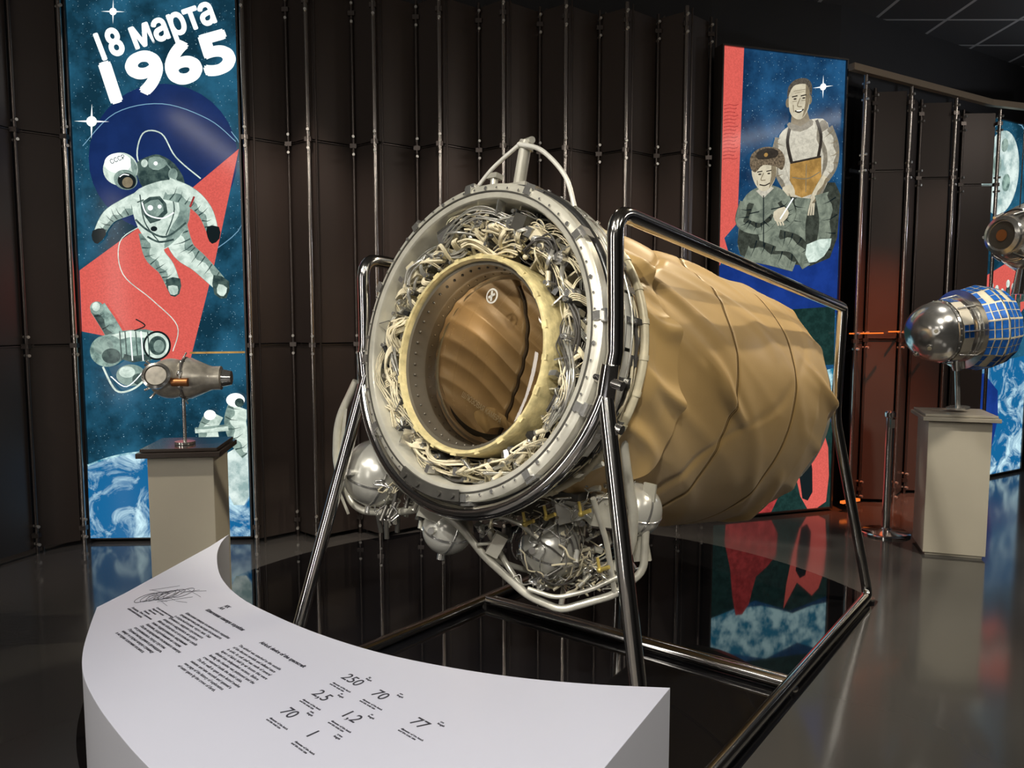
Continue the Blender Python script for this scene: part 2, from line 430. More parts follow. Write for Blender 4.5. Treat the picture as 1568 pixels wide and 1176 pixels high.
G['hair2'] = glow('print_hair_grey', (0.13, 0.11, 0.085), 1.0, 0.5, scale=60)
G['fur'] = glow('print_fur', (0.24, 0.18, 0.115), 1.0, 0.7, scale=60)
G['sweater'] = glow('print_sweater', (0.68, 0.64, 0.52), 1.0, 0.28, scale=40)
G['sweaterd'] = glow('print_sweater_shadow', (0.28, 0.25, 0.19), 1.0, 0.3, scale=40)
G['ochre'] = glow('print_ochre', (0.56, 0.32, 0.09), 1.0, 0.45, scale=8)
G['coat'] = glow('print_coat', (0.27, 0.31, 0.24), 1.0, col2=(0.12, 0.145, 0.115), scale=12, lo=.38, hi=.62, distort=.6)
G['coatd'] = glow('print_coat_shadow', (0.06, 0.07, 0.055), 1.0, 0.5, scale=22)
G['moon'] = glow('print_moon', (0.80, 0.93, 0.88), 1.0, col2=(0.30, 0.44, 0.43), scale=6)
G['green'] = glow('print_green', (0.014, 0.045, 0.04), 1.0, 0.4)

# --- poster with the spacewalk
P = Poster('lightbox_poster', (-2.91, 5.19), (-1.82, 5.24), 0.03, 3.70, [(93, -22), (348, -22), (386, 826), (145, 830)], G['sky1'])
P.ell(243, 232, 112, 112, G['navy'])
P.line([(122, 215), (170, 165), (240, 150), (310, 172), (352, 205)], 1.2, G['line'])
P.line([(345, 190), (375, 240), (365, 330), (310, 380)], 1.2, G['line'])
P.poly([(357, 216), (283, 280), (120, 405), (125, 500), (165, 508), (235, 540), (270, 556), (288, 545), (322, 395)], G['red'])
P.text('18 марта', 143, 89, 0.78, 0.245, math.radians(19), G['white'], 0.0075)
P.text('1965', 145, 154, 0.84, 0.35, math.radians(16), G['white'], 0.019)
P.star(135, 178, 26, G['white']); P.star(165, 15, 18, G['white'])
P.line([(235, 265), (205, 235), (212, 195), (240, 195), (262, 230), (300, 262)], 2.0, G['suit'])
P.line([(212, 335), (180, 360), (185, 410), (230, 450), (268, 490), (262, 530)], 1.4, G['suit'])
P.poly([(203, 240), (222, 229), (238, 227), (261, 241), (276, 269), (261, 291), (223, 288), (205, 261)], G['suitd'], 3)
P.poly([(222, 232), (238, 230), (250, 240), (236, 250), (222, 246)], G['suitm'], 2); P.ell(258, 256, 7, 9, G['suitm']); P.ell(215, 240, 5, 6, G['suit'])
P.line([(244, 236), (256, 250), (266, 272)], 2, G['suitm']); P.ell(232, 240, 3, 3, G['white'])
P.limb([(226, 345), (232, 378), (250, 400), (262, 428)], 36, 20, G['suit'], G['suitm'], 1, G['suitd'], 2)
P.limb([(262, 340), (276, 372), (300, 392), (330, 422)], 40, 22, G['suit'], G['suitm'], -1, G['suitd'], 2)
P.poly([(250, 418), (272, 416), (271, 440), (258, 443)], G['suitd'], 2); P.poly([(322, 410), (346, 420), (342, 446), (324, 440)], G['suitd'], 2)
P.poly([(254, 428), (268, 428), (268, 440), (258, 441)], G['suit'], 2); P.poly([(330, 424), (343, 430), (338, 443), (328, 438)], G['suit'], 2)
P.limb([(216, 296), (188, 308), (164, 322), (150, 346)], 32, 16, G['suit'], G['suitm'], -1, G['suitd'], 2)
P.poly([(140, 344), (156, 340), (160, 350), (148, 364), (140, 358)], G['black'], 2)
P.poly([(201, 286), (230, 270), (262, 267), (284, 298), (280, 338), (246, 372), (215, 350), (200, 316)], G['suit'], 3)
P.poly([(262, 272), (284, 298), (280, 338), (248, 370), (256, 340), (270, 312)], G['suitm'], 3)
P.poly([(212, 300), (240, 290), (252, 315), (226, 332)], G['suitd'], 2); P.poly([(217, 303), (238, 295), (246, 312), (228, 324)], G['suitm'], 2)
P.line([(204, 326), (222, 342), (250, 352), (280, 330)], 3, G['suitd']); P.line([(210, 288), (218, 330), (240, 360)], 1.8, G['suitd']); P.line([(252, 274), (262, 310), (250, 350)], 1.8, G['suitd'])
P.line([(206, 300), (216, 296)], 2, G['suitd']); P.line([(268, 282), (278, 300)], 2, G['suitd']); P.line([(222, 352), (240, 360), (262, 356)], 3, G['suitd'])
P.ell(226, 308, 4, 4, G['white']); P.ell(240, 306, 3, 3, G['white']); P.ell(232, 340, 5, 4, G['black'])
P.limb([(250, 278), (284, 290), (308, 312), (320, 342)], 34, 17, G['suit'], G['suitm'], 1, G['suitd'], 2)
P.poly([(312, 336), (330, 336), (331, 354), (320, 362), (313, 352)], G['black'], 2)
P.line([(292, 290), (286, 306)], 3, G['redd'])
P.ell(181, 250, 26, 25, G['suit']); P.ell(177, 241, 20, 15, G['white']); P.poly([(196, 232), (206, 246), (204, 262), (198, 252)], G['suitm'], 2)
P.ell(189, 266, 18, 15, G['suitm'], 0.3); P.ell(191, 268, 14, 12, G['black'], 0.3); P.ell(192, 270, 8, 8, G['skind'], 0.3); P.line([(180, 262), (186, 258), (194, 259)], 1.5, G['white'])
P.text('СССР', 167, 243, 0.10, 0.042, math.radians(22), G['suitd'], 0.0005)
P.line([(214, 300), (222, 318), (244, 324), (262, 315)], 2, G['white'])
# craft on the print
P.limb([(150, 462), (168, 490), (182, 516)], 24, 26, G['craft'], G['suitd'], 1, G['black'], 4)
P.ell(149, 463, 10, 10, G['suitm']); P.ell(148, 461, 6, 7, G['suit'])
P.poly([(163, 506), (200, 497), (240, 500), (242, 540), (204, 546), (178, 536)], G['craft'], 2)
P.poly([(166, 506), (200, 498), (238, 502), (238, 510), (200, 508), (168, 516)], G['suit'], 1)
P.poly([(176, 530), (204, 538), (242, 532), (242, 541), (204, 548), (178, 540)], G['suitd'], 1)
P.ell(166, 530, 26, 25, G['craft']); P.ell(160, 523, 15, 13, G['suitm']); P.ell(172, 538, 14, 12, G['suitd'])
P.ell(240, 521, 21, 23, G['black']); P.ell(240, 521, 18, 20, G['suit']); P.ell(241, 521, 13, 15, G['suitd']); P.ell(243, 522, 8, 10, G['suitm'])
P.ell(202, 568, 22, 17, G['suitm']); P.ell(196, 563, 12, 9, G['suit']); P.ell(214, 574, 10, 9, G['suitd'])
for x in (184, 192, 200, 208, 216, 226): P.line([(x, 499), (x + 4, 545)], 1.8, G['suitd'] if x not in (200, 216) else G['white'])
P.line([(160, 555), (180, 592), (205, 590), (228, 570)], 3, G['suit']); P.line([(208, 480), (222, 490), (206, 498)], 2, G['black']); P.line([(172, 570), (196, 586), (222, 560)], 1.6, G['white'])
P.line([(290, 532), (385, 530)], 3, G['ochre'])  # bright strip reflected on the sheet, painted into the artwork
# earth
P.poly([(140, 712), (170, 700), (205, 692), (240, 690), (280, 692), (330, 702), (390, 724), (390, 832), (140, 832)], G['earth'])
P.line([(140, 712), (170, 700), (205, 692), (240, 690), (280, 692), (330, 702), (390, 724)], 3, G['cloud'])
P.poly([(350, 690), (390, 680), (390, 760), (360, 775), (346, 730)], G['moon'], 2)
P.limb([(366, 616), (360, 640), (368, 668), (384, 690)], 34, 30, G['suit'], G['suitm'], 1, G['suitd'])
P.ell(360, 606, 14, 11, G['white']); P.ell(366, 610, 7, 7, G['suitd'])
P.limb([(330, 628), (320, 650), (322, 672)], 26, 30, G['suit'], G['suitm'], 1, G['suitd']); P.ell(322, 630, 9, 8, G['white']); P.limb([(350, 650), (300, 655)], 10, 8, G['suit'], G['suitm'])
P.done()

# --- poster with two men
P = Poster('lightbox_poster', (1.53, 5.72), (2.56, 6.05), 0.03, 3.50, [(1088, 60), (1285, 104), (1272, 784), (1092, 797)], G['sky2'])
P.poly([(1088, 395), (1130, 385), (1280, 310), (1285, 480), (1090, 480)], G['blue'])
P.poly([(1088, 470), (1275, 470), (1275, 560), (1090, 560)], G['green'])
P.poly([(1090, 560), (1130, 575), (1180, 560), (1230, 580), (1275, 565), (1275, 640), (1220, 630), (1170, 650), (1090, 640)], G['cloud'], 2)
P.poly([(1090, 640), (1160, 660), (1215, 635), (1275, 650), (1275, 797), (1090, 797)], G['green'])
P.poly([(1130, 640), (1150, 655), (1160, 700), (1190, 730), (1180, 797), (1112, 797), (1120, 720)], G['redd'], 2)
P.poly([(1205, 640), (1225, 680), (1250, 655), (1268, 690), (1266, 776), (1236, 790), (1216, 730)], G['red'], 2)
P.poly([(1222, 700), (1238, 690), (1244, 760), (1228, 770)], G['black'], 2)
P.poly([(1088, 60), (1120, 67), (1117, 330), (1098, 352), (1104, 372), (1090, 398)], G['red'])
for k in range(16):
    y = 150 + k * 5.4; P.line([(1092, y), (1100, y - 1), (1108, y + 1), (1114 - (k % 3) * 3, y)], 1.0, G['redd'])
P.star(1247, 138, 17, G['white'])
# standing man: older, receding grey hair, braces over a light sweater
P.poly([(1188, 286), (1270, 282), (1278, 330), (1264, 395), (1200, 400), (1184, 340)], G['coatd'], 2)
P.poly([(1176, 212), (1190, 192), (1225, 184), (1256, 192), (1262, 250), (1252, 292), (1226, 304), (1198, 298), (1186, 262)], G['sweater'], 3)
P.poly([(1242, 190), (1256, 194), (1262, 250), (1252, 292), (1244, 296), (1250, 240), (1238, 215)], G['sweaterd'], 3)
P.poly([(1196, 246), (1246, 241), (1248, 292), (1216, 300), (1196, 290)], G['ochre'], 1)
P.line([(1196, 246), (1246, 241)], 3, G['hair']); P.line([(1200, 268), (1224, 272), (1244, 264)], 1.6, G['skind']); P.line([(1222, 250), (1222, 292)], 1.2, G['skind'])
P.limb([(1182, 208), (1176, 236), (1184, 266), (1198, 290)], 22, 13, G['sweater'], G['sweaterd'], 1, G['skind'], rim=G['sweaterd'])
P.limb([(1252, 202), (1264, 228), (1264, 256), (1252, 276)], 24, 14, G['sweater'], G['sweaterd'], -1, G['skind'], rim=G['sweaterd'])
P.limb([(1254, 272), (1240, 292), (1228, 314)], 13, 9, G['skin'], G['skind'], -1, rim=G['skind'])
for k in range(4): P.line([(1226 + k * 3, 310), (1222 + k * 4, 328)], 2.6, G['skin'])
P.poly([(1184, 282), (1200, 280), (1204, 298), (1196, 308), (1186, 300)], G['skin'], 2); P.line([(1190, 296), (1196, 306)], 1, G['skind']); P.line([(1194, 292), (1200, 303)], 1, G['skind'])
P.line([(1194, 190), (1190, 215), (1197, 245)], 5, G['hair']); P.line([(1236, 186), (1244, 212), (1240, 242)], 5, G['hair'])
P.poly([(1196, 170), (1220, 170), (1226, 188), (1208, 197), (1194, 191)], G['skind'])
P.poly([(1192, 185), (1210, 193), (1227, 184), (1230, 193), (1210, 201), (1190, 193)], G['sweaterd'], 2)
P.ell(1189, 156, 3.5, 7, G['skind']); P.ell(1224, 155, 3.5, 7, G['skind'])
P.poly([(1190, 145), (1192, 131), (1207, 125), (1222, 131), (1224, 148), (1222, 168), (1213, 181), (1202, 181), (1192, 169)], G['skin'], 3)
P.poly([(1217, 131), (1223, 138), (1224, 150), (1221, 167), (1212, 181), (1217, 160)], G['skind'], 2)
P.poly([(1188, 150), (1189, 133), (1200, 123), (1218, 123), (1227, 134), (1226, 150), (1222, 138), (1216, 131), (1200, 131), (1193, 138)], G['hair2'], 3)
for x in (1200, 1214):
    P.line([(x - 5, 148), (x + 4, 147)], 1.8, G['hair']); P.ell(x, 151.5, 2.6, 1.2, G['hair']); P.line([(x - 4, 155), (x + 3, 155)], .9, G['skind'])
P.line([(1208, 151), (1204, 162), (1211, 164)], 1.5, G['skind']); P.line([(1200, 169), (1207, 172), (1214, 168)], 2.2, G['hair']); P.line([(1203, 169.5), (1211, 169.5)], 1.0, G['white'])
P.line([(1197, 160), (1198, 171)], 1.1, G['skind']); P.line([(1217, 160), (1216, 170)], 1.1, G['skind']); P.line([(1197, 140), (1216, 139)], .9, G['skind']); P.line([(1199, 143), (1214, 142)], .7, G['skind'])
P.limb([(1212, 300), (1206, 340), (1210, 385)], 34, 26, G['coat'], G['coatd'], 1, G['black'], rim=G['coatd']); P.limb([(1252, 296), (1258, 340), (1250, 385)], 34, 26, G['coat'], G['coatd'], -1, G['black'], rim=G['coatd'])
# seated man with fur hat
P.poly([(1122, 296), (1140, 280), (1168, 278), (1190, 294), (1202, 330), (1200, 384), (1160, 390), (1120, 380), (1117, 330)], G['coat'], 3)
P.poly([(1117, 340), (1140, 330), (1150, 384), (1120, 380)], G['coatd'], 2)
P.limb([(1128, 300), (1122, 330), (1150, 342), (1172, 326)], 22, 14, G['coat'], G['coatd'], -1, G['black'], 2, rim=G['coatd'])
P.limb([(1184, 300), (1196, 325), (1182, 340)], 20, 14, G['coat'], G['coatd'], 1, G['black'], 2, rim=G['coatd'])
P.limb([(1130, 372), (1165, 384), (1205, 400)], 36, 24, G['coat'], G['coatd'], -1, G['black'], 2, rim=G['coatd']); P.limb([(1176, 362), (1206, 372), (1226, 404)], 32, 22, G['coat'], G['coatd'], -1, G['black'], 2, rim=G['coatd'])
P.poly([(1222, 372), (1262, 366), (1250, 392), (1226, 400)], G['suit'], 2)
P.poly([(1140, 284), (1152, 296), (1168, 282), (1158, 276)], G['sweater'], 1); P.line([(1152, 292), (1154, 370)], 1.6, G['black']); P.line([(1130, 318), (1146, 316)], 1.6, G['black']); P.line([(1164, 314), (1180, 312)], 1.6, G['black'])
P.poly([(1135, 248), (1168, 246), (1170, 266), (1160, 283), (1147, 284), (1136, 268)], G['skin'], 3)
P.poly([(1163, 248), (1170, 250), (1170, 266), (1160, 282), (1163, 264)], G['skind'], 2)
P.poly([(1130, 246), (1132, 228), (1150, 219), (1174, 224), (1184, 240), (1180, 256), (1170, 250), (1150, 246), (1138, 256)], G['fur'], 3)
P.poly([(1140, 226), (1156, 221), (1172, 226), (1170, 236), (1142, 237)], G['hair'], 2); P.ell(1154, 231, 3, 3, G['ochre'])
for x in (1145, 1159): P.line([(x - 4, 256), (x + 4, 255)], 1.7, G['hair']); P.ell(x, 259.5, 2.4, 1.2, G['hair'])
P.line([(1151, 258), (1147, 268), (1154, 269)], 1.4, G['skind']); P.line([(1145, 275), (1153, 277), (1161, 274)], 1.8, G['hair']); P.line([(1141, 268), (1142, 276)], 1, G['skind']); P.line([(1163, 266), (1163, 274)], 1, G['skind'])
P.poly([(1168, 318), (1184, 312), (1192, 322), (1184, 334), (1170, 332)], G['skin'], 2)
for k in range(3): P.line([(1172 + k * 4, 330), (1176 + k * 4, 340)], 2.4, G['skin'])
P.line([(1198, 300), (1178, 330)], 2, G['white'])
P.done()

# --- far moon poster
P = Poster('lightbox_poster', (4.26, 7.10), (5.12, 7.62), 0.03, 3.36, [(1469, 180), (1572, 218), (1560, 722), (1480, 736)], G['sky1'])
P.poly([(1469, 430), (1572, 390), (1572, 470), (1540, 500), (1475, 500)], G['red'])
P.ell(1506, 270, 32, 62, G['moon']); P.ell(1498, 258, 8, 16, G['suitm']); P.ell(1516, 286, 7, 13, G['craft']); P.ell(1510, 230, 6, 10, G['suitm'])
P.line([(1470, 250), (1500, 190), (1545, 215), (1560, 300)], 1.5, G['line'])
for i in range(11):
    x = 1474 + i * 9; y = 438 + (i % 3) * 6
    P.poly([(x - 5, y + 30), (x - 3, y + 8), (x + 3, y - 4), (x + 5, y + 30)], G['suitd']); P.ell(x, y, 3, 6, G['suit'])
P.poly([(1506, 385), (1514, 350), (1522, 385)], G['suit'])
P.poly([(1475, 560), (1572, 550), (1572, 740), (1478, 740)], G['earth'])
P.poly([(1475, 575), (1520, 600), (1515, 690), (1478, 740)], G['blue'], 2)
P.done()

# ---------------------------------------------------------------- AIRLOCK
yaw = math.radians(41); pit = math.radians(11)
A = Vector((math.sin(yaw) * math.cos(pit), math.cos(yaw) * math.cos(pit), -math.sin(pit)))
Rr = Vector((math.cos(yaw), -math.sin(yaw), 0)); Zf = -A; U = Zf.cross(Rr)
C = Vector((-0.170, 2.87, 1.465))
MT = Matrix(((Rr.x, U.x, Zf.x, C.x), (Rr.y, U.y, Zf.y, C.y), (Rr.z, U.z, Zf.z, C.z), (0, 0, 0, 1)))
AIR = empty('spacecraft_airlock', MT)
INV = MT.inverted()
def L2(x, y, z): return INV @ Vector((x, y, z))
HX, HY = 0.004, -0.052

bm = bmesh.new()
add_lathe(bm, [(0.538, -0.20), (0.538, -0.012), (0.543, -0.004), (0.560, 0.0), (0.585, -0.002), (0.598, -0.012), (0.600, -0.05), (0.592, -0.055), (0.592, -0.08)], 128)
obj_from_bm(bm, 'front_rim', M['rim'], AIR)
bm = bmesh.new()
for i in range(64):
    a = 2 * pi * i / 64
    c, s_ = math.cos(a), math.sin(a)
    add_cyl(bm, (0.578 * c, 0.578 * s_, -0.004), (0.578 * c, 0.578 * s_, 0.005), 0.0045 if i % 4 else 0.008, seg=8)
for i in range(12):
    a = 2 * pi * (i + 0.3) / 12; rot = Matrix.Rotation(a, 3, 'Z')
    add_box(bm, (0.604 * math.cos(a), 0.604 * math.sin(a), -0.03), (0.018, 0.045, 0.05), rot)
    add_box(bm, (0.585 * math.cos(a), 0.585 * math.sin(a), 0.001), (0.028, 0.030, 0.012), rot)
obj_from_bm(bm, 'rim_bolts_and_cleats', M['alu'], AIR)
bm = bmesh.new()
add_lathe(bm, [(0.568, -0.002), (0.568, 0.0045), (0.563, 0.0045), (0.563, -0.002)], 128)
obj_from_bm(bm, 'rim_groove_wire', M['darkmetal'], AIR)
bm = bmesh.new()
add_lathe(bm, [(0.555, 0.006), (0.555, 0.016), (0.598, 0.016), (0.604, 0.004)], 24, a0=math.radians(245), a1=math.radians(278))
for a in (248, 256, 268, 275):
    c, s_ = math.cos(math.radians(a)), math.sin(math.radians(a)); add_cyl(bm, (.577 * c, .577 * s_, .01), (.577 * c, .577 * s_, .026), .010, seg=10)
obj_from_bm(bm, 'latch_plate', M['darkmetal'], AIR)
def torus_prof(R, z, r, n=10): return [(R + r * math.cos(2 * pi * i / n), z + r * math.sin(2 * pi * i / n)) for i in range(n + 1)]
bm = bmesh.new()
add_lathe(bm, torus_prof(0.600, -0.075, 0.016), 128)
obj_from_bm(bm, 'rubber_seal', M['rubber'], AIR)
bm = bmesh.new()
add_lathe(bm, [(0.585, -0.08), (0.585, -0.20), (0.57, -0.205), (0.55, -0.21), (0.55, -0.30), (0.40, -0.31)], 128)
obj_from_bm(bm, 'barrel', M['darkmetal'], AIR)
bm = bmesh.new()
for i in range(14):
    a0 = math.radians(-38 + i * 19.5); a1 = a0 + math.radians(18.3)
    add_lathe(bm, [(0.590, -0.085), (0.603, -0.087), (0.606, -0.10), (0.604, -0.185), (0.600, -0.195), (0.588, -0.197)], 8, a0=a0, a1=a1)
obj_from_bm(bm, 'barrel_cover_plates', M['aluwhite'], AIR)
bm = bmesh.new()
for i in range(14):
    a = math.radians(-38 + i * 19.5 + 9); rot = Matrix.Rotation(a, 3, 'Z')
    add_box(bm, (0.609 * math.cos(a), 0.609 * math.sin(a), -0.14), (0.008, 0.02, 0.12), rot)
    for dz in (-0.10, -0.18): add_cyl(bm, (0.60 * math.cos(a), 0.60 * math.sin(a), dz), (0.622 * math.cos(a), 0.622 * math.sin(a), dz), 0.008, seg=8)
obj_from_bm(bm, 'plate_straps', M['alu'], AIR)
tubes('barrel_lashing', [([((.612 + .002 * math.sin(k)) * math.cos(math.radians(a)), .612 * math.sin(math.radians(a)), -z) for k, a in enumerate(range(-30, 215, 5))], .004) for z in (.105, .125, .17)], .004, M['wiregrey'], AIR, res=2)
bm = bmesh.new()
add_lathe(bm, [(0.54, -0.19), (0.34, -0.19)], 96)
obj_from_bm(bm, 'recess_floor', M['dark'], AIR)
HM = Matrix.Translation((HX, HY, 0))
bm = bmesh.new()
add_lathe(bm, [(0.382, -0.18), (0.382, -0.03), (0.379, -0.010), (0.372, -0.002), (0.363, -0.004), (0.359, -0.014), (0.357, -0.03)], 128, mtx=HM)
for i in range(20):
    a = 2 * pi * i / 20; rot = Matrix.Rotation(a, 3, 'Z'); add_box(bm, (HX + .371 * math.cos(a), HY + .371 * math.sin(a), -.008), (.020, .02 + .01 * (i % 2), .010), rot)
obj_from_bm(bm, 'hatch_ring', M['hatch'], AIR)
bm = bmesh.new()
add_lathe(bm, [(0.358, -0.028), (0.344, -0.03), (0.338, -0.17), (0.322, -0.175)], 128, mtx=HM)
for i in range(48):
    a = 2 * pi * i / 48; c, s_ = math.cos(a), math.sin(a)
    for z in (-0.06, -0.14): add_sph(bm, (HX + 0.340 * c, HY + 0.340 * s_, z), 0.0055, 8)
obj_from_bm(bm, 'hatch_lip', M['lip'], AIR)
bm = bmesh.new()
add_lathe(bm, [(0.337 * math.cos(t * pi / 2 / 10), -0.115 + 0.04 * math.sin(t * pi / 2 / 10)) for t in range(10)] + [(0.001, -0.075)], 96, mtx=HM)
obj_from_bm(bm, 'hatch_window', M['glass'], AIR)
# made-up ribbed cloth with dark seams, modelling the striped reflections in the hatch cover
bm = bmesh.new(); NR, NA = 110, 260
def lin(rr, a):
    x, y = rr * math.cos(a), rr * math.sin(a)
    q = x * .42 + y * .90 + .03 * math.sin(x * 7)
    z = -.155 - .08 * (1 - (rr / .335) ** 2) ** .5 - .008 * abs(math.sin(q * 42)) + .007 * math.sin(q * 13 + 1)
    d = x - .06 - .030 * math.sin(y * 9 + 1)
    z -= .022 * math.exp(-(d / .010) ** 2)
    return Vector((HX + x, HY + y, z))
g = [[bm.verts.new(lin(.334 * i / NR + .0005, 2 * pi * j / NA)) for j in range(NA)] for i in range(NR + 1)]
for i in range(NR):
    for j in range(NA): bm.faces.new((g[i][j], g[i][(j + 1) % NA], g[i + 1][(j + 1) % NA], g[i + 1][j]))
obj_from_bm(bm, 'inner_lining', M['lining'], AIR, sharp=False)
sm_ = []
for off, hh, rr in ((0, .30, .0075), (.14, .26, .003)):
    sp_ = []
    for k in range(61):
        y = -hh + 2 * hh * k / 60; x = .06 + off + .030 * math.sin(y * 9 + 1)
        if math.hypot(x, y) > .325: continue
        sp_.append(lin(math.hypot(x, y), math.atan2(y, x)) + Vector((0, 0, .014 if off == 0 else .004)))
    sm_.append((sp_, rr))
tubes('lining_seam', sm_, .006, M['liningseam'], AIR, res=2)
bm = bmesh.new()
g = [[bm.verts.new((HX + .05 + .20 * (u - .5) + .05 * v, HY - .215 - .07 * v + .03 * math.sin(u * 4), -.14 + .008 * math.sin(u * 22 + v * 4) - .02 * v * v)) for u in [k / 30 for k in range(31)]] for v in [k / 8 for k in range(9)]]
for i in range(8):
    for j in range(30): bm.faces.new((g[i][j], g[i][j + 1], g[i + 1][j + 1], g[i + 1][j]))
obj_from_bm(bm, 'lining_fold', M['lininglight'], AIR, sharp=False)  # made-up cloth piece in place of the tan reflection low in the cover
cu = bpy.data.curves.new('lining_inscription', 'FONT'); cu.body = 'ШЛЮЗОВАЯ КАМЕРА'; cu.size = .03; cu.extrude = .0003; cu.materials.append(M['aluwhite'])
o = bpy.data.objects.new('lining_inscription', cu); COL.objects.link(o); o.parent = AIR; o.location = (HX - .10, HY - .155, -.108); o.rotation_euler = (0, 0, math.radians(-22)); o.scale = (.75, 1, 1)
bm = bmesh.new(); EM = (HX + .02, HY + .235)
add_lathe(bm, [(0.030, 0), (0.023, 0.001)], 24, mtx=Matrix.Translation((EM[0], EM[1], -0.082)))
add_box(bm, (EM[0], EM[1], -.080), (0.009, 0.040, 0.002)); add_box(bm, (EM[0], EM[1], -.080), (0.034, 0.009, 0.002), Matrix.Rotation(.4, 3, 'Z'))
obj_from_bm(bm, 'round_emblem', M['aluwhite'], AIR)
# wiring in the recess: dense thin looms
W1, W2, W3 = [], [], []
def rlim(a, f):
    rin = 0.382 + HY * math.sin(a) + 0.012; rout = 0.528
    return rin + (rout - rin) * f
for b in range(95):
    a0 = random.uniform(0, 2 * pi); ln = math.radians(random.uniform(14, 55)); n = random.randint(3, 9)
    f0 = random.uniform(0.0, 0.9); z0 = random.uniform(-0.16, -0.035); ph = random.uniform(0, 6); am = random.uniform(0.05, 0.4)
    rr = random.choice([0.0016, 0.0022, 0.0028, 0.004])
    kind = random.random()
    for w in range(n):
        pts = []
        for k in range(8):
            t = k / 7; a = a0 + ln * t + random.uniform(-.010, .010)
            f = min(max(f0 + am * math.sin(ph + t * 5) + w * 0.036 + random.uniform(-.03, .03), 0), 1)
            z = z0 + 0.010 * math.sin(w * 2.1 + t * 4) + 0.035 * math.sin(ph + t * 4)
            r = rlim(a, f); pts.append((r * math.cos(a), r * math.sin(a), z))
        (W1 if kind < .62 else W2 if kind < .86 else W3).append((crom(pts, 5), rr))
for b in range(140):
    a0 = random.uniform(0, 2 * pi); f0 = random.uniform(0, .4); f1 = random.uniform(.6, 1.0); da = random.uniform(-.30, .30)
    bul = random.uniform(-0.04, 0.02); n = random.randint(1, 4); rr = random.choice([.0016, .0024, .0034, .0055])
    kind = random.random()
    for w in range(n):
        pts = []
        for k in range(6):
            t = k / 5; a = a0 + da * t + w * 0.016 + 0.08 * math.sin(t * 6 + b); r = rlim(a, f0 + (f1 - f0) * t)
            pts.append((r * math.cos(a), r * math.sin(a), -0.14 + (0.12 + bul) * math.sin(pi * t)))
        (W1 if kind < .66 else W2).append((crom(pts, 5), rr))
tubes('recess_cables', W1, 0.005, M['wire'], AIR, res=2)
tubes('recess_pipes', W2, 0.005, M['wiregrey'], AIR, res=2)
tubes('recess_dark_cables', W3, 0.005, M['wiredark'], AIR, res=2)
bm = bmesh.new()
for i in range(120):
    a = 2 * pi * (i + random.uniform(-.25, .25)) / 120; f = random.uniform(.1, .9); r = rlim(a, f); c, s_ = math.cos(a), math.sin(a)
    rot = Matrix.Rotation(a + random.uniform(-.5, .5), 3, 'Z') @ Matrix.Rotation(random.uniform(-.4, .4), 3, 'X'); k = i % 5; z = random.uniform(-.10, -.025); mi = random.choice([0, 1, 1, 2, 3])
    if k == 0: add_box(bm, (r * c, r * s_, z), (.030, .020, .036), rot, mi)
    elif k == 1: add_cyl(bm, (r * c, r * s_, z - .05), (r * c, r * s_, z + .03), .012, seg=14, mi=mi); add_cyl(bm, (r * c, r * s_, z + .03), (r * c, r * s_, z + .042), .008, seg=10, mi=1)
    elif k == 2:
        d = (Vector((-s_, c, 0)) + Vector((c, s_, 0)) * random.uniform(-1, 1)) * .020; p = Vector((r * c, r * s_, z)); add_cyl(bm, p - d, p + d, .009, seg=12, mi=mi); add_cyl(bm, p - d * 1.35, p - d, .013, seg=12, mi=1)
    elif k == 3: add_box(bm, (r * c, r * s_, z), (.06, .005, .045), rot, 1)
    else: add_sph(bm, (r * c, r * s_, z), .011, 12, mi)
for (x, y, w, h, a, mi) in [(-.20, .42, .10, .05, .5, 1), (-.21, .45, .10, .012, .5, 2), (-.12, .465, .045, .04, .3, 2), (.17, .44, .06, .06, -.3, 2), (.27, .37, .07, .045, -.7, 0), (-.38, .28, .045, .07, .6, 0), (.22, .40, .035, .035, -.4, 1)]:
    add_box(bm, (x, y, -.045), (w, h, .06), Matrix.Rotation(a, 3, 'Z'), mi)
for (x, y) in [(.12, .445), (.30, .33), (-.05, .465), (.43, .17), (.36, .30)]:
    for r_, z_ in ((.030, -.06), (.023, -.03), (.011, -.015)): add_cyl(bm, (x, y, -.14), (x, y, z_), r_, seg=18, mi=1 if r_ < .028 else 2)
obj_from_bm(bm, 'recess_hardware', [M['cream'], M['alu'], M['darkmetal'], M['rubber']], AIR)
bm = bmesh.new()
for i in range(16):
    a = 2 * pi * (i + .5) / 16; rot = Matrix.Rotation(a, 3, 'Z'); ri = rlim(a, -.05); ro = .54; r = (ri + ro) / 2
    add_box(bm, (r * math.cos(a), r * math.sin(a), -.13), (ro - ri, .007, .08), rot)
obj_from_bm(bm, 'recess_brackets', M['cream'], AIR)
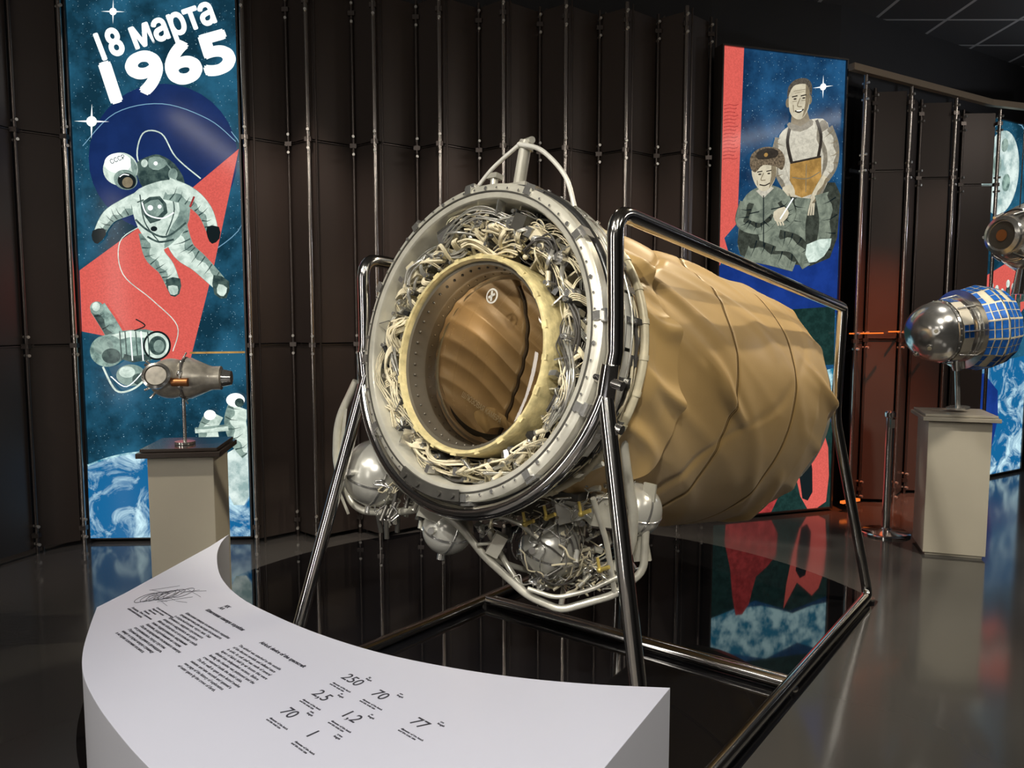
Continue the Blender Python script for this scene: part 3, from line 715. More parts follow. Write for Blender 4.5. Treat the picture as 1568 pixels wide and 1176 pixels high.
# side wiring harness behind the barrel
W1, W2 = [], []
for b in range(44):
    a0 = random.uniform(0, 2 * pi); ln = math.radians(random.uniform(25, 80)); z0 = random.uniform(-.285, -.215)
    for w in range(random.randint(2, 4)):
        pts = [((.565 + .012 * math.sin(t * 7 + w + b) + .006 * w) * math.cos(a0 + ln * t), (.565 + .012 * math.sin(t * 7 + w + b) + .006 * w) * math.sin(a0 + ln * t), z0 + .018 * math.sin(t * 9 + b) + .008 * w) for t in [k / 9 for k in range(10)]]
        (W1 if random.random() < .45 else W2).append((crom(pts, 4), random.choice([.0025, .004, .006])))
tubes('side_harness', W1, .005, M['wire'], AIR, res=2)
tubes('side_harness_dark', W2, .005, M['wiredark'], AIR, res=2)
bm = bmesh.new()
add_lathe(bm, torus_prof(0.575, -0.315, 0.017), 128)
for i in range(28):
    a = 2 * pi * i / 28; mt_ = Matrix.Translation((.575 * math.cos(a), .575 * math.sin(a), -.315)) @ Matrix.Rotation(a, 4, 'Z') @ Matrix.Rotation(-pi / 2, 4, 'X')
    bmesh.ops.create_cone(bm, cap_ends=True, segments=14, radius1=.020, radius2=.020, depth=.02, matrix=mt_)
obj_from_bm(bm, 'bag_clamp_hose', M['cream'], AIR)
bm = bmesh.new()
for i in range(30):
    a = 2 * pi * i / 30 + random.uniform(-.05, .05); rot = Matrix.Rotation(a, 3, 'Z')
    add_box(bm, (.572 * math.cos(a), .572 * math.sin(a), random.uniform(-.28, -.22)), (.04, random.uniform(.02, .05), random.uniform(.02, .05)), rot, i % 2)
obj_from_bm(bm, 'side_clamps', [M['alu'], M['darkmetal']], AIR)

# -------- canvas sleeve: loose cloth, crested diagonal folds that die out towards the rear
LB = 1.94
def prof_r(s):
    K = [(0, .545), (.05, .565), (.15, .585), (.35, .615), (.6, .645), (.8, .665), (.90, .66), (.95, .63), (.985, .575), (1, .50)]
    for (a, ra), (b, rb) in zip(K, K[1:]):
        if s <= b:
            t = (s - a) / (b - a); t = t * t * (3 - 2 * t) if b > .88 else t; return ra + (rb - ra) * t
    return K[-1][1]
def gr(t, w): return math.exp(-(math.sin(t) ** 2) / w)
def bag_r(s, ph):
    c, q = math.cos(ph), math.sin(ph)
    n1 = noise.noise(Vector((c * .9, q * .9, s * 1.1))); n2 = noise.noise(Vector((c * 1.5 + 7, q * 1.5, s * 1.8)))
    n3 = noise.noise(Vector((c * 4 + 3, q * 4, s * 5)))
    n4 = noise.noise(Vector((c * 1.3 - 5, q * 1.3, s * 2.2 + 3))); n5 = noise.noise(Vector((c * 1.6 + 15, q * 1.6, s * 2.6 - 3)))
    r = prof_r(s)
    edge = min(1, s / .06); fall = 1 if s < .92 else max(0, (1 - s) / .08)
    # big diagonal drapes hanging from the clamp
    A1 = .085 * math.exp(-s / .26) + .006
    r += A1 * (.2 + .8 * edge) * fall * (.6 + max(-.3, 1.1 * n4)) * (gr(ph * 3.5 + s * 10 + 1.7 * n1, .15) - .33)
    # smaller gathers, longitudinal
    r += .024 * math.exp(-s / .20) * (.3 + .7 * edge) * (gr(ph * 9 + s * 12 + 1.6 * n2, .3) - .45)
    # sparse long tension ridges sweeping over the middle
    a2 = max(0, .15 + n4 * 2.2); a3 = max(0, .15 + n5 * 2.2)
    r += .030 * a2 * fall * edge * (gr(ph * 1.5 + s * 5.5 + 1.6 * n1 + .4, .035) - .15)
    r += .024 * a3 * fall * edge * (gr(ph * 2.5 + s * 4.2 + 1.5 * n2 + 1.9, .025) - .12)
    r -= .016 * a3 * fall * edge * gr(ph * 1.5 - s * 5 + 1.5 * n2 + 2.6, .012)
    # soft gathers into the rear clamp
    rear = max(0, (s - .70) / .30); r += 0.022 * rear * fall * (gr(ph * 8 + 1.4 * n1 + s * 3, .22) - .4)
    r += 0.012 * n2 + 0.0035 * n3
    for s0 in (.37, .66): r -= 0.006 * math.exp(-((s - s0) / .006) ** 2)
    r += 0.060 * max(0, -q) ** 2 * math.sin(pi * min(1, s * 1.05)) - 0.02 * max(0, q) ** 2 * math.sin(pi * s)
    return r
def bag_pt(s, ph, off=0):
    r = bag_r(s, ph) + off
    return Vector((r * math.cos(ph), r * math.sin(ph), -.30 - s * LB))
def grid_surface(fn, ns, npn, name, mat):
    bm = bmesh.new()
    g = [[bm.verts.new(fn(i / ns, 2 * pi * j / npn)) for j in range(npn)] for i in range(ns + 1)]
    for i in range(ns):
        for j in range(npn): bm.faces.new((g[i][j], g[i + 1][j], g[i + 1][(j + 1) % npn], g[i][(j + 1) % npn]))
    bmesh.ops.recalc_face_normals(bm, faces=bm.faces[:])
    return obj_from_bm(bm, name, mat, AIR, sharp=False)
grid_surface(bag_pt, 340, 380, 'canvas_sleeve', M['fabric'])
def flap_pt(t, ph):
    e = .10 + .06 * math.sin(2 * ph + 2.6) + .03 * noise.noise(Vector((math.cos(ph) * 3, math.sin(ph) * 3, 5)))
    s = t * e; c, q = math.cos(ph), math.sin(ph)
    k = gr(ph * 6.5 + t * 1.6 + 1.3 * noise.noise(Vector((c * 2, q * 2, t))), .2)
    r = bag_r(s, ph) + .006 + .030 * t * k + .006 * t
    return Vector((r * c, r * q, -.305 - s * LB))
grid_surface(flap_pt, 60, 340, 'canvas_flap', M['fabric2'])
seams = [([bag_pt(s0, 2 * pi * j / 240, .001) for j in range(240)], .0018) for s0 in (.367, .373, .657, .663)]
tubes('canvas_seams', seams, .003, M['seam'], AIR, res=1, cyclic=True)
bm = bmesh.new()
add_lathe(bm, [(.50, -.30 - LB + .05), (.585, -.30 - LB + .03), (.60, -.30 - LB - .02), (.58, -.30 - LB - .07), (.48, -.30 - LB - .08), (.01, -.30 - LB - .09)], 96)
obj_from_bm(bm, 'rear_end_cap', M['tank'], AIR)

# top bracket
bm = bmesh.new()
add_cyl(bm, (.045, .60, -.13), (.080, .76, -.10), .024, seg=20)
add_cyl(bm, (.079, .755, -.10), (.086, .785, -.10), .034, .028, seg=20)
add_cyl(bm, (.050, .79, -.115), (.125, .78, -.085), .013, seg=14)
add_cyl(bm, (.03, .60, -.13), (.03, .66, -.13), .012, seg=12); add_box(bm, (.05, .615, -.13), (.12, .02, .08))
add_cyl(bm, (-.04, .60, -.08), (-.04, .65, -.08), .016, seg=12); add_box(bm, (-.04, .655, -.08), (.05, .02, .04))
obj_from_bm(bm, 'top_hinge_bracket', M['rim'], AIR)
tubes('top_straps', [(crom([(-.12, .60, -.06), (-.04, .68, -.06), (.07, .76, -.07)], 8), .008),
                     (crom([(.07, .765, -.07), (.18, .73, -.08), (.30, .62, -.09), (.36, .50, -.09)], 8), .009),
                     (crom([(-.08, .60, -.18), (0, .68, -.18), (.06, .74, -.13)], 8), .006)], .009, M['aluwhite'], AIR)

# -------- equipment hung below
def wp(*pts): return [L2(*p) for p in pts]
bm = bmesh.new()
TK = [((-.60, 3.36, .86), .150), ((-.262, 3.08, .685), .105), ((.150, 3.02, .625), .125), ((.485, 2.98, .79), .108)]
for c, r in TK: add_sph(bm, L2(*c), r, 40)
obj_from_bm(bm, 'spherical_tanks', M['tank'], AIR)
bm = bmesh.new()
for c, r in TK:
    cl = L2(*c)
    for k, ax in enumerate(((0.3, .9, .2), (-.4, .2, .9))):
        q = Vector(ax).to_track_quat('Z', 'Y').to_matrix().to_4x4()
        add_lathe(bm, [(r * .99, -.006), (r * 1.018, -.004), (r * 1.018, .004), (r * .99, .006)], 48, mtx=Matrix.Translation(cl) @ q)
    add_cyl(bm, cl + Vector((0, -r * .95, .02)), cl + Vector((0, -r * 1.18, .02)), .016, seg=12)
    add_cyl(bm, cl + Vector((.02, 0, r * .93)), cl + Vector((.03, 0, r * 1.2)), .014, seg=12)
obj_from_bm(bm, 'tank_bands', M['alu'], AIR)
truss = [
 (fillet(wp((-.36, 3.02, .84), (-.20, 2.98, .72), (-.11, 2.96, .61), (.06, 2.93, .46), (.19, 2.92, .405), (.40, 2.90, .475), (.51, 2.90, .57), (.52, 2.92, .76)), .04), .0155),
 (fillet(wp((-.10, 3.02, .70), (-.02, 3.0, .56), (.06, 2.93, .46)), .03), .012),
 (fillet(wp((-.11, 2.96, .61), (.05, 3.12, .50), (.20, 3.22, .45), (.45, 3.16, .52)), .04), .012),
 (fillet(wp((.19, 2.92, .405), (.23, 3.2, .45)), .04), .012),
 (fillet(wp((.06, 2.90, .50), (.17, 2.89, .465), (.30, 2.88, .50), (.42, 2.88, .56)), .04), .009),
 (fillet(wp((.40, 2.90, .475), (.36, 2.86, .70), (.30, 2.80, .88)), .04), .011),
 (fillet(wp((-.68, 3.34, 1.27), (-.775, 3.38, 1.09), (-.79, 3.40, .88), (-.70, 3.36, .69), (-.52, 3.28, .70), (-.38, 3.18, .745), (-.20, 3.10, .85)), .08), .017),
 (fillet(wp((-.64, 3.42, 1.2), (-.73, 3.46, 1.0), (-.73, 3.46, .80), (-.64, 3.42, .70)), .08), .012),
 (fillet(wp((.385, 2.80, 1.25), (.41, 2.84, 1.12), (.43, 2.86, .98), (.465, 2.87, .80), (.455, 2.88, .66), (.40, 2.9, .58)), .06), .020),
 (fillet(wp((.05, 3.0, .93), (.20, 2.85, .94), (.33, 2.75, 1.02)), .06), .010),
 (fillet(wp((-.36, 3.02, .84), (-.18, 2.96, .80), (.02, 2.92, .76), (.10, 2.90, .70)), .05), .009),
]
tubes('support_truss', truss, .015, M['rim'], AIR, res=4)
bm = bmesh.new()
def wbox(c, s, r=(0, 0, 0), mi=0):
    rot = (INV.to_3x3() @ Matrix.Rotation(r[2], 3, 'Z') @ Matrix.Rotation(r[1], 3, 'Y') @ Matrix.Rotation(r[0], 3, 'X'))
    add_box(bm, L2(*c), s, rot, mi)
wbox((-.30, 3.0, .79), (.13, .012, .10), (0, .4, .3)); wbox((-.225, 3.02, .80), (.08, .01, .07), (0, -.5, .2))
wbox((-.755, 3.36, .98), (.012, .06, .34), (0, .12, .3)); wbox((-.755, 3.34, .76), (.012, .06, .16), (0, -.35, .3)); wbox((.53, 2.92, .86), (.05, .012, .10), (0, .1, -.6)); wbox((.50, 2.93, .66), (.07, .012, .12), (0, -.2, -.5))
wbox((.35, 2.95, .80), (.09, .07, .12), (.1, .2, .3)); wbox((.22, 2.96, .80), (.11, .06, .09), (.1, -.2, .2), 2); wbox((.06, 3.0, .80), (.12, .07, .06), (0, .1, .4), 1)
wbox((-.10, 3.02, .78), (.14, .08, .05), (.3, .1, .2), 1); wbox((.14, 3.05, .86), (.38, .16, .03), (0, 0, -.6), 1); wbox((-.30, 3.2, .88), (.34, .16, .03), (0, 0, -.6), 1)
wbox((.42, 2.95, .54), (.07, .05, .06), (0, .3, .2)); wbox((-.06, 2.95, .66), (.05, .05, .09), (0, .5, 0))
for k in range(150):
    c = (random.uniform(-.14, .50), random.uniform(2.90, 3.2), random.uniform(.45, .92))
    if c[0] < .04 and c[2] < .66: continue
    d = Vector((random.uniform(-1, 1), random.uniform(-1, 1), random.uniform(-1, 1))).normalized() * random.uniform(.012, .035); p = L2(*c)
    rr = random.uniform(.006, .014); mi = random.choice([0, 0, 1, 2, 3, 4]) if k % 3 else 4
    add_cyl(bm, p - d, p + d, rr, seg=12, mi=mi); add_cyl(bm, p + d, p + d * 1.35, rr * 1.35, seg=6, mi=4)
for k in range(30):
    c = (random.uniform(-.56, -.28), random.uniform(3.12, 3.3), random.uniform(.66, .80)); p = L2(*c)
    d = Vector((0, random.uniform(.02, .04), random.uniform(-.02, .02))); add_cyl(bm, p - d, p + d, .010, seg=10, mi=k % 2)
obj_from_bm(bm, 'valves_and_brackets', [M['rim'], M['darkmetal'], M['aluwhite'], M['cream'], M['alu']], AIR)
W1, W2, W3 = [], [], []
tc_ = Vector((.15, 3.02, .625))
for k in range(26):
    ax = Vector((random.uniform(-1, 1), random.uniform(-1, .2), random.uniform(-1, 1))).normalized(); q = ax.to_track_quat('Z', 'Y')
    a0 = random.uniform(0, 6.28); ln = random.uniform(1.2, 3.5); rr = random.uniform(.130, .160)
    pts = [tc_ + q @ Vector((rr * math.cos(a0 + ln * t / 8), rr * math.sin(a0 + ln * t / 8), random.uniform(-.03, .03))) for t in range(9)]
    random.choice([W1, W2, W2, W3]).append((crom([L2(*p) for p in pts], 4), random.choice([.002, .003, .004])))
for k in range(190):
    if k % 2: p0 = Vector((random.uniform(.08, .42), random.uniform(2.92, 3.12), random.uniform(.46, .58))); amp = .04
    else: p0 = Vector((random.uniform(-.16, .48), random.uniform(2.90, 3.12), random.uniform(.72, .92))); amp = .06
    pts = [p0]
    for t in range(4): pts.append(pts[-1] + Vector((random.uniform(-amp, amp), random.uniform(-.03, .03), random.uniform(-.6, .8) * amp)))
    random.choice([W1, W2, W2]).append((crom([L2(*p) for p in pts], 5), random.choice([.002, .003, .005])))
for k in range(34):
    p0 = Vector((random.uniform(-.56, -.26), random.uniform(3.1, 3.3), random.uniform(.72, .86))); pts = [p0]
    for t in range(4): pts.append(pts[-1] + Vector((random.uniform(-.04, .04), random.uniform(-.02, .02), random.uniform(-.03, .035))))
    random.choice([W1, W2, W2]).append((crom([L2(*p) for p in pts], 5), random.choice([.002, .003, .0045])))
tubes('underside_cables', W1, .004, M['wire'], AIR, res=2)
tubes('underside_pipes', W2, .004, M['alu'], AIR, res=2)
tubes('underside_dark_cables', W3, .004, M['wiredark'], AIR, res=2)
bm = bmesh.new()
for c in ((.13, 2.86, .79), (.26, 2.84, .81), (.05, 2.88, .76), (.33, 2.82, .60)):
    p = L2(*c); add_cyl(bm, p, p + Vector((.04, .02, 0)), .008, seg=8); add_cyl(bm, p, p + Vector((-.01, .045, .01)), .006, seg=8); add_sph(bm, p, .012, 10)
obj_from_bm(bm, 'yellow_couplings', M['brass'], AIR)

# ---------------------------------------------------------------- tubular stand
ST = empty('tubular_steel_stand')
r = .027
arc = []
for k in range(41):
    a = math.radians(-2 - k * (176 / 40)); arc.append(MT @ Vector((.640 * math.cos(a), .640 * math.sin(a), -.035)))
top_r = Vector((.325, 2.455, 1.885)); rear_r = Vector((1.80, 4.20, 1.60)); side = Vector((-math.cos(yaw), math.sin(yaw), 0))
top_l = Vector((-.635, 3.31, 1.80)); rear_l = rear_r + side * 1.45
fr, fl = Vector((.42, 2.13, .03)), Vector((-.95, 3.07, .03)); rrf = Vector((1.95, 4.09, .03)); rlf = Vector((.72, 5.08, .03))
paths = []
paths.append((fillet([rear_r + Vector((0, 0, -.05)), rear_r, top_r, arc[0] + Vector((0, 0, .12))], .09) + arc + fillet([arc[-1] + Vector((0, 0, .12)), top_l, rear_l, rear_l + Vector((0, 0, -.05))], .09), r))
paths.append((fillet([Vector((.30, 2.47, 1.31)), fr], .05), r)); paths.append((fillet([Vector((-.62, 3.27, 1.30)), fl], .05), r))
paths.append((fillet([rear_r, Vector((1.77, 4.17, 1.0)), rrf, fr], .06), r))
paths.append((fillet([rear_l, rear_l + Vector((.0, -.02, -.6)), rlf, fl], .06), r))
mr_, ml_ = rrf.lerp(fr, .52), rlf.lerp(fl, .52)
paths.append(([mr_, ml_], r * .9))
paths.append(([mr_ + (rrf - fr).normalized() * .06, ml_ + (rrf - fr).normalized() * .06], .008))
paths.append(([fr, fl], r))
cap_r = MT @ Vector((.57, .0, -.34 - LB)); cap_l = MT @ Vector((-.57, .0, -.34 - LB))
paths.append(([Vector((1.775, 4.18, 1.08)), cap_r], .02)); paths.append(([rear_l + Vector((0, -.015, -.5)), cap_l], .02))
tubes('stand_tubes', paths, r, M['steel'], ST, res=5)
bm = bmesh.new()
for p in (mr_, ml_, rrf, rlf, fr, fl): add_cyl(bm, (p.x, p.y, 0), (p.x, p.y, .018), .035, seg=20)
for z in (1.36, 1.22): add_cyl(bm, (.26, 2.50, z), (.35, 2.42, z - .03), .016, seg=14)
add_cyl(bm, (.30, 2.475, 1.27), (.315, 2.455, 1.40), .034, .030, seg=20)
add_cyl(bm, (-.62, 3.275, 1.26), (-.635, 3.285, 1.40), .034, .030, seg=20)
obj_from_bm(bm, 'stand_feet_and_clamps', M['steel'], ST)

# ---------------------------------------------------------------- curved info lectern
LE = empty('curved_info_lectern')
inner = [(-.915, 2.43), (-.905, 2.34), (-.865, 2.20), (-.785, 2.02), (-.68, 1.87), (-.56, 1.755), (-.43, 1.65), (-.29, 1.56), (-.15, 1.495), (0, 1.445), (.15, 1.415), (.30, 1.40)]
outer = [(.144, 1.14), (.02, .92), (-.12, .86), (-.28, .93), (-.43, 1.02), (-.565, 1.14), (-.66, 1.235), (-.755, 1.34), (-.84, 1.45), (-.90, 1.555), (-.955, 1.68), (-1.005, 1.805), (-.985, 1.90), (-.955, 2.10), (-.925, 2.30)]
IN = [(p.x, p.y) for p in crom([(x, y, 0) for x, y in inner], 5)]
OU = [(p.x, p.y) for p in crom([(x, y, 0) for x, y in outer[:2]], 2)] + [(p.x, p.y) for p in crom([(x, y, 0) for x, y in outer[2:12]], 5)] + outer[12:]
ZT = .85
bm = bmesh.new(); ring = IN + OU
top = [bm.verts.new((x, y, ZT)) for x, y in ring]
bot = [bm.verts.new((x, y, 0)) for x, y in ring]
bm.faces.new(top); bm.faces.new(bot[::-1])
for i in range(len(ring)):
    j = (i + 1) % len(ring); bm.faces.new((top[i], bot[i], bot[j], top[j]))
bmesh.ops.recalc_face_normals(bm, faces=bm.faces[:])
o = obj_from_bm(bm, 'lectern_body', M['white'], LE, smooth=False)
bv = o.modifiers.new('bevel', 'BEVEL'); bv.width = .004; bv.segments = 2; bv.limit_method = 'ANGLE'; bv.angle_limit = math.radians(50)
def ltext(body, x, y, size, ang=-43, off=0.0, sp=1.0):
    cu = bpy.data.curves.new('lectern_text', 'FONT'); cu.body = body; cu.size = size; cu.offset = off; cu.space_line = sp; cu.extrude = .0002
    o = bpy.data.objects.new('lectern_text', cu); COL.objects.link(o); cu.materials.append(M['ink']); o.parent = LE
    o.location = (x, y, ZT + .0006); o.rotation_euler = (0, 0, math.radians(ang)); return o
ru = ["Шлюзовая камера космического корабля", "предназначена для выхода космонавта", "в открытый космос через люк. Она", "крепилась снаружи спускаемого", "аппарата и надувалась на орбите.", "Мягкая оболочка из нескольких слоёв", "ткани поддерживалась надувными", "балками, разделёнными на секции.", "После возвращения космонавта камера", "отстреливалась перед спуском.", "Первый выход длился двенадцать", "минут и открыл новую страницу", "в истории освоения космоса."]
en = ["The airlock was attached to the outside", "of the descent module and inflated once", "in orbit. Its soft shell was made of several", "layers of fabric held by air booms that were", "divided into independent sections. Before", "landing the chamber was jettisoned and the", "crew returned inside the sealed cabin.", "The first walk in open space lasted twelve", "minutes and nine seconds and opened a", "new page of the history of exploration", "of outer space by the crews of Earth."]
ltext("Шлюзовая камера корабля", -.735, 1.785, .0135, off=.0003)
ltext("\n".join(ru), -.775, 1.765, .0104, sp=1.25)
ltext("Airlock device of the spacecraft", -.545, 1.600, .0135, off=.0003)
ltext("\n".join(en), -.585, 1.585, .0104, sp=1.25)
ltext("КК\nАА", -.70, 1.81, .014, off=.0004)
for t, sub, x, y in [("250", "kg", -.325, 1.44), ("70", "cm", -.255, 1.375), ("77", "cm", -.17, 1.275), ("2,5", "m", -.365, 1.375), ("1,2", "m", -.295, 1.30), ("70", "min", -.405, 1.31), ("1", "crew", -.34, 1.235)]:
    ltext(t, x - .01, y, .035); ltext(sub + "\nlength", x + .045, y, .007); ltext("diameter of the hatch\nand the total size", x - .02, y - .022, .0065)
ltext("Размеры\nшлюзовой камеры", -.92, 1.80, .009); ltext("\n".join(["Схема шлюзовой камеры", "Надувная секция", "Обрез люка", "Баллоны", "Пульт управления"]), -.86, 1.80, .0075, sp=1.3)
sk = []
def sk_c(cx_, cy_, rx, ry, a):
    return [(cx_ + rx * math.cos(t) * math.cos(a) - ry * math.sin(t) * math.sin(a), cy_ + rx * math.cos(t) * math.sin(a) + ry * math.sin(t) * math.cos(a), ZT + .001) for t in [2 * pi * i / 24 for i in range(25)]]
for d in (0, .015, .03, .05, .06, .075, .10): sk.append((sk_c(-.915 + d * .8, 1.865 + d * .35, .016, .034, -.3), .0006))
for k in range(12):
    x, y = -.95 + random.uniform(0, .12), 1.83 + random.uniform(0, .10); a = random.uniform(-1, .6); L = random.uniform(.03, .09)
    sk.append(([(x, y, ZT + .001), (x + L * math.cos(a), y + L * math.sin(a), ZT + .001)], .0004))
tubes('lectern_sketch', sk, .0007, M['ink'], LE, res=0)

# ---------------------------------------------------------------- pedestals & models
def pedestal(x, y, yawd, w, h, topmat, name='display_pedestal'):
    e = empty(name, Matrix.Translation((x, y, 0)) @ Matrix.Rotation(math.radians(yawd), 4, 'Z'))
    bm = bmesh.new(); add_box(bm, (0, 0, (h - .05) / 2 + .01), (w, w, h - .07)); add_box(bm, (0, 0, .01), (w - .03, w - .03, .02))
    o = obj_from_bm(bm, 'pedestal_body', M['ped'], e, smooth=False); b = o.modifiers.new('b', 'BEVEL'); b.width = .003; b.segments = 2
    bm = bmesh.new(); add_box(bm, (0, 0, h - .03), (w + .08, w + .08, .025)); add_box(bm, (0, 0, h - .008), (w + .05, w + .05, .016))
    o = obj_from_bm(bm, 'pedestal_top', topmat, e, smooth=False); b = o.modifiers.new('b', 'BEVEL'); b.width = .003; b.segments = 2
    return e
pedestal(-1.60, 3.76, 8, .30, .93, M['pedtop'])
pedestal(2.91, 5.02, -18, .36, .93, M['pedtop2'])

E = empty('spacecraft_model', Matrix.Translation((-1.60, 3.72, .932)) @ Matrix.Rotation(math.radians(8), 4, 'Z') @ Matrix.Diagonal((1.06, 1.06, 1, 1)))
bm = bmesh.new()
add_cyl(bm, (0, 0, 0), (0, 0, .012), .045, seg=28, mi=1); add_cyl(bm, (0, 0, .01), (0, 0, .25), .008, seg=12, mi=1)
zc = .32
add_sph(bm, (-.05, 0, zc), .098, 32, 0)
RY = Matrix.Rotation(pi / 2, 4, 'Y')
add_lathe(bm, [(.05, .0), (.098, .03), (.100, .06), (.066, .13), (.058, .15), (.058, .19), (.03, .20), (.001, .20)], 36, 0, Matrix.Translation((-.02, 0, zc)) @ RY)
add_lathe(bm, torus_prof(.098, .035, .008), 36, 1, Matrix.Translation((-.02, 0, zc)) @ RY)
HT = Matrix.Translation((-.08, -.065, zc + .01)) @ Matrix.Rotation(math.radians(75), 4, 'X')
add_lathe(bm, [(.058, 0), (.062, .02), (.062, .055), (.05, .06), (.045, .05), (.001, .05)], 30, 1, HT)
add_lathe(bm, [(.044, .056), (.001, .057)], 30, 0, HT)
for k in range(9):
    a = 2 * pi * k / 9; add_sph(bm, (.012, .088 * math.cos(a), zc + .088 * math.sin(a)), .018, 12, 1)
add_cyl(bm, (-.02, -.095, zc - .01), (.05, -.10, zc - .01), .020, seg=20, mi=2)
add_cyl(bm, (.17, 0, zc), (.215, 0, zc), .045, .034, seg=20, mi=1)
for s_ in (-1, 1): add_cyl(bm, (.0, 0, zc + .09 * s_), (.02, 0, zc + .125 * s_), .004, seg=8, mi=1)
for d in ((-.13, -.03, .08), (-.14, -.02, -.06), (-.11, -.06, .1), (-.1, -.05, -.10)): add_cyl(bm, (-.06, 0, zc), (-.05 + d[0] * .8, d[1], zc + d[2] * .9), .006, seg=8, mi=1)
add_cyl(bm, (0, 0, .24), (0, 0, .27), .014, seg=12, mi=1)
obj_from_bm(bm, 'model_capsule', [M['tanmodel'], M['alu'], M['copper'], M['dark']], E)

# satellite with solar cells
SC = .86
E = empty('satellite_model', Matrix.Translation((2.86, 5.0, 1.463)) @ Matrix.Rotation(math.radians(10), 4, 'Z') @ Matrix.Rotation(math.radians(-5), 4, 'Y') @ Matrix.Scale(SC, 4))
RX = RY
bm = bmesh.new()
dome = [(.225 * math.sin(t * pi / 2 / 14) + .0001, -.13 - .225 * math.cos(t * pi / 2 / 14)) for t in range(15)]
add_lathe(bm, dome + [(.232, -.125), (.232, -.105), (.225, -.10), (.228, .0), (.245, .01), (.245, .03), (.238, .04), (.30, .05)], 64, 0, RX)
for k in range(30):
    a = 2 * pi * k / 30; add_sph(bm, RX @ Vector((.233 * math.cos(a), .233 * math.sin(a), -.115)), .006, 8, 0)
for (u, v) in ((-.10, -.12), (.02, -.17), (-.15, .02)):
    p = Vector((-.13 - math.sqrt(max(.0, .225 ** 2 - u * u - v * v)) * .98, v, u)); d = (p - Vector((-.13, 0, 0))).normalized()
    add_cyl(bm, p - d * .01, p + d * .012, .026, seg=20, mi=0); add_cyl(bm, p, p + d * .018, .014, seg=16, mi=3)
N = 14
for k in range(N):
    a = 2 * pi * (k + .5) / N; half = math.tan(pi / N)
    rot = Matrix.Rotation(a, 4, 'X')
    for (x0, x1, ra, rb, mi_) in ((-.095, -.01, .231, .231, 2), (.05, .20, .285, .315, 1), (.21, .345, .315, .285, 1)):
        def quad(xa, xb, r1, r2, f0, f1, off, mi):
            vs = [bm.verts.new(rot @ Vector((x, (rr + off) * half * f, rr + off))) for (x, rr, f) in ((xa, r1, f0), (xb, r2, f0), (xb, r2, f1), (xa, r1, f1))]
            bm.faces.new(vs).material_index = mi
        quad(x0, x1, ra, rb, -1, 1, 0, 3 if mi_ == 1 else 4)
        n = 3 if mi_ == 1 else 2
        for i in range(n):
            for j in range(2):
                xa = x0 + (x1 - x0) * (i + .10) / n; xb = x0 + (x1 - x0) * (i + .90) / n
                r_a = ra + (rb - ra) * (i + .10) / n; r_b = ra + (rb - ra) * (i + .90) / n
                if (mi_ == 1 and not (k % 4 == 1 and i == 1)) or (mi_ == 2 and k % 3 == 0): quad(xa, xb, r_a, r_b, -.88 + j * .93, -.05 + j * .93, .003, 2)
add_lathe(bm, [(.30, .05), (.285, .048)], N, 0, RX); add_lathe(bm, [(.285, .345), (.24, .36), (.20, .42), (.01, .43)], 48, 0, RX)
add_lathe(bm, torus_prof(.31, .205, .008), 56, 3, RX)
for k in range(8):
    a = 2 * pi * k / 8; add_cyl(bm, (-.09, .24 * math.cos(a), .24 * math.sin(a)), (.04, .26 * math.cos(a), .26 * math.sin(a)), .006, seg=8, mi=0)
add_cyl(bm, (.03, 0, -.225), (.03, 0, -.31), .05, .03, seg=20, mi=0)
add_cyl(bm, (.03, 0, -.29), (.03, 0, -.60), .018, seg=16); add_cyl(bm, (.03, 0, -.602), (.03, 0, -.588), .08, seg=28)
obj_from_bm(bm, 'satellite_hull', [M['alu'], M['bluecell'], M['bluecell'], M['cream'], M['ped']], E)

# suspended probe at right edge
E = empty('hanging_probe_model', Matrix.Translation((2.74, 4.10, 1.97)) @ Matrix.Rotation(math.radians(20), 4, 'Z'))
bm = bmesh.new()
add_sph(bm, (0, 0, 0), .18, 40, 0)
add_lathe(bm, torus_prof(.18, 0, .012), 48, 1, RX); add_lathe(bm, torus_prof(.13, -.13, .01), 40, 1, RX)
add_lathe(bm, [(.09, -.15), (.10, -.18), (.10, -.22), (.08, -.23), (.075, -.215), (.001, -.215)], 32, 0, RX)
add_lathe(bm, [(.072, -.218), (.0005, -.217)], 32, 3, RX); add_lathe(bm, [(.03, -.222), (.0005, -.222)], 32, 2, RX)
for k in range(6):
    a = 2 * pi * k / 6; add_cyl(bm, (-.13, .14 * math.cos(a), .14 * math.sin(a)), (-.21, .11 * math.cos(a), .11 * math.sin(a)), .008, seg=8, mi=1)
add_lathe(bm, [(.12, .13), (.16, .18), (.16, .32), (.10, .40), (.01, .40)], 40, 0, RX)
add_cyl(bm, (0, 0, -.16), (.0, 0, -.30), .06, .08, seg=24, mi=1)
for s_ in (-1, 1): add_cyl(bm, (.1 * s_, 0, .14), (.1 * s_, 0, ZC - 1.97), .003, seg=6, mi=1)
obj_from_bm(bm, 'probe_hull', [M['alu'], M['steel'], M['copper'], M['darkmetal']], E)

E = empty('barrier_stanchion', Matrix.Translation((2.68, 5.40, 0)))
bm = bmesh.new()
add_lathe(bm, [(.001, .0), (.165, .0), (.165, .012), (.15, .022), (.05, .03), (.028, .045), (.026, .84), (.036, .845), (.036, .875), (.028, .885), (.001, .89)], 40)
add_box(bm, (0, -.03, .80), (.03, .03, .06))
obj_from_bm(bm, 'stanchion_body', M['steel'], E)

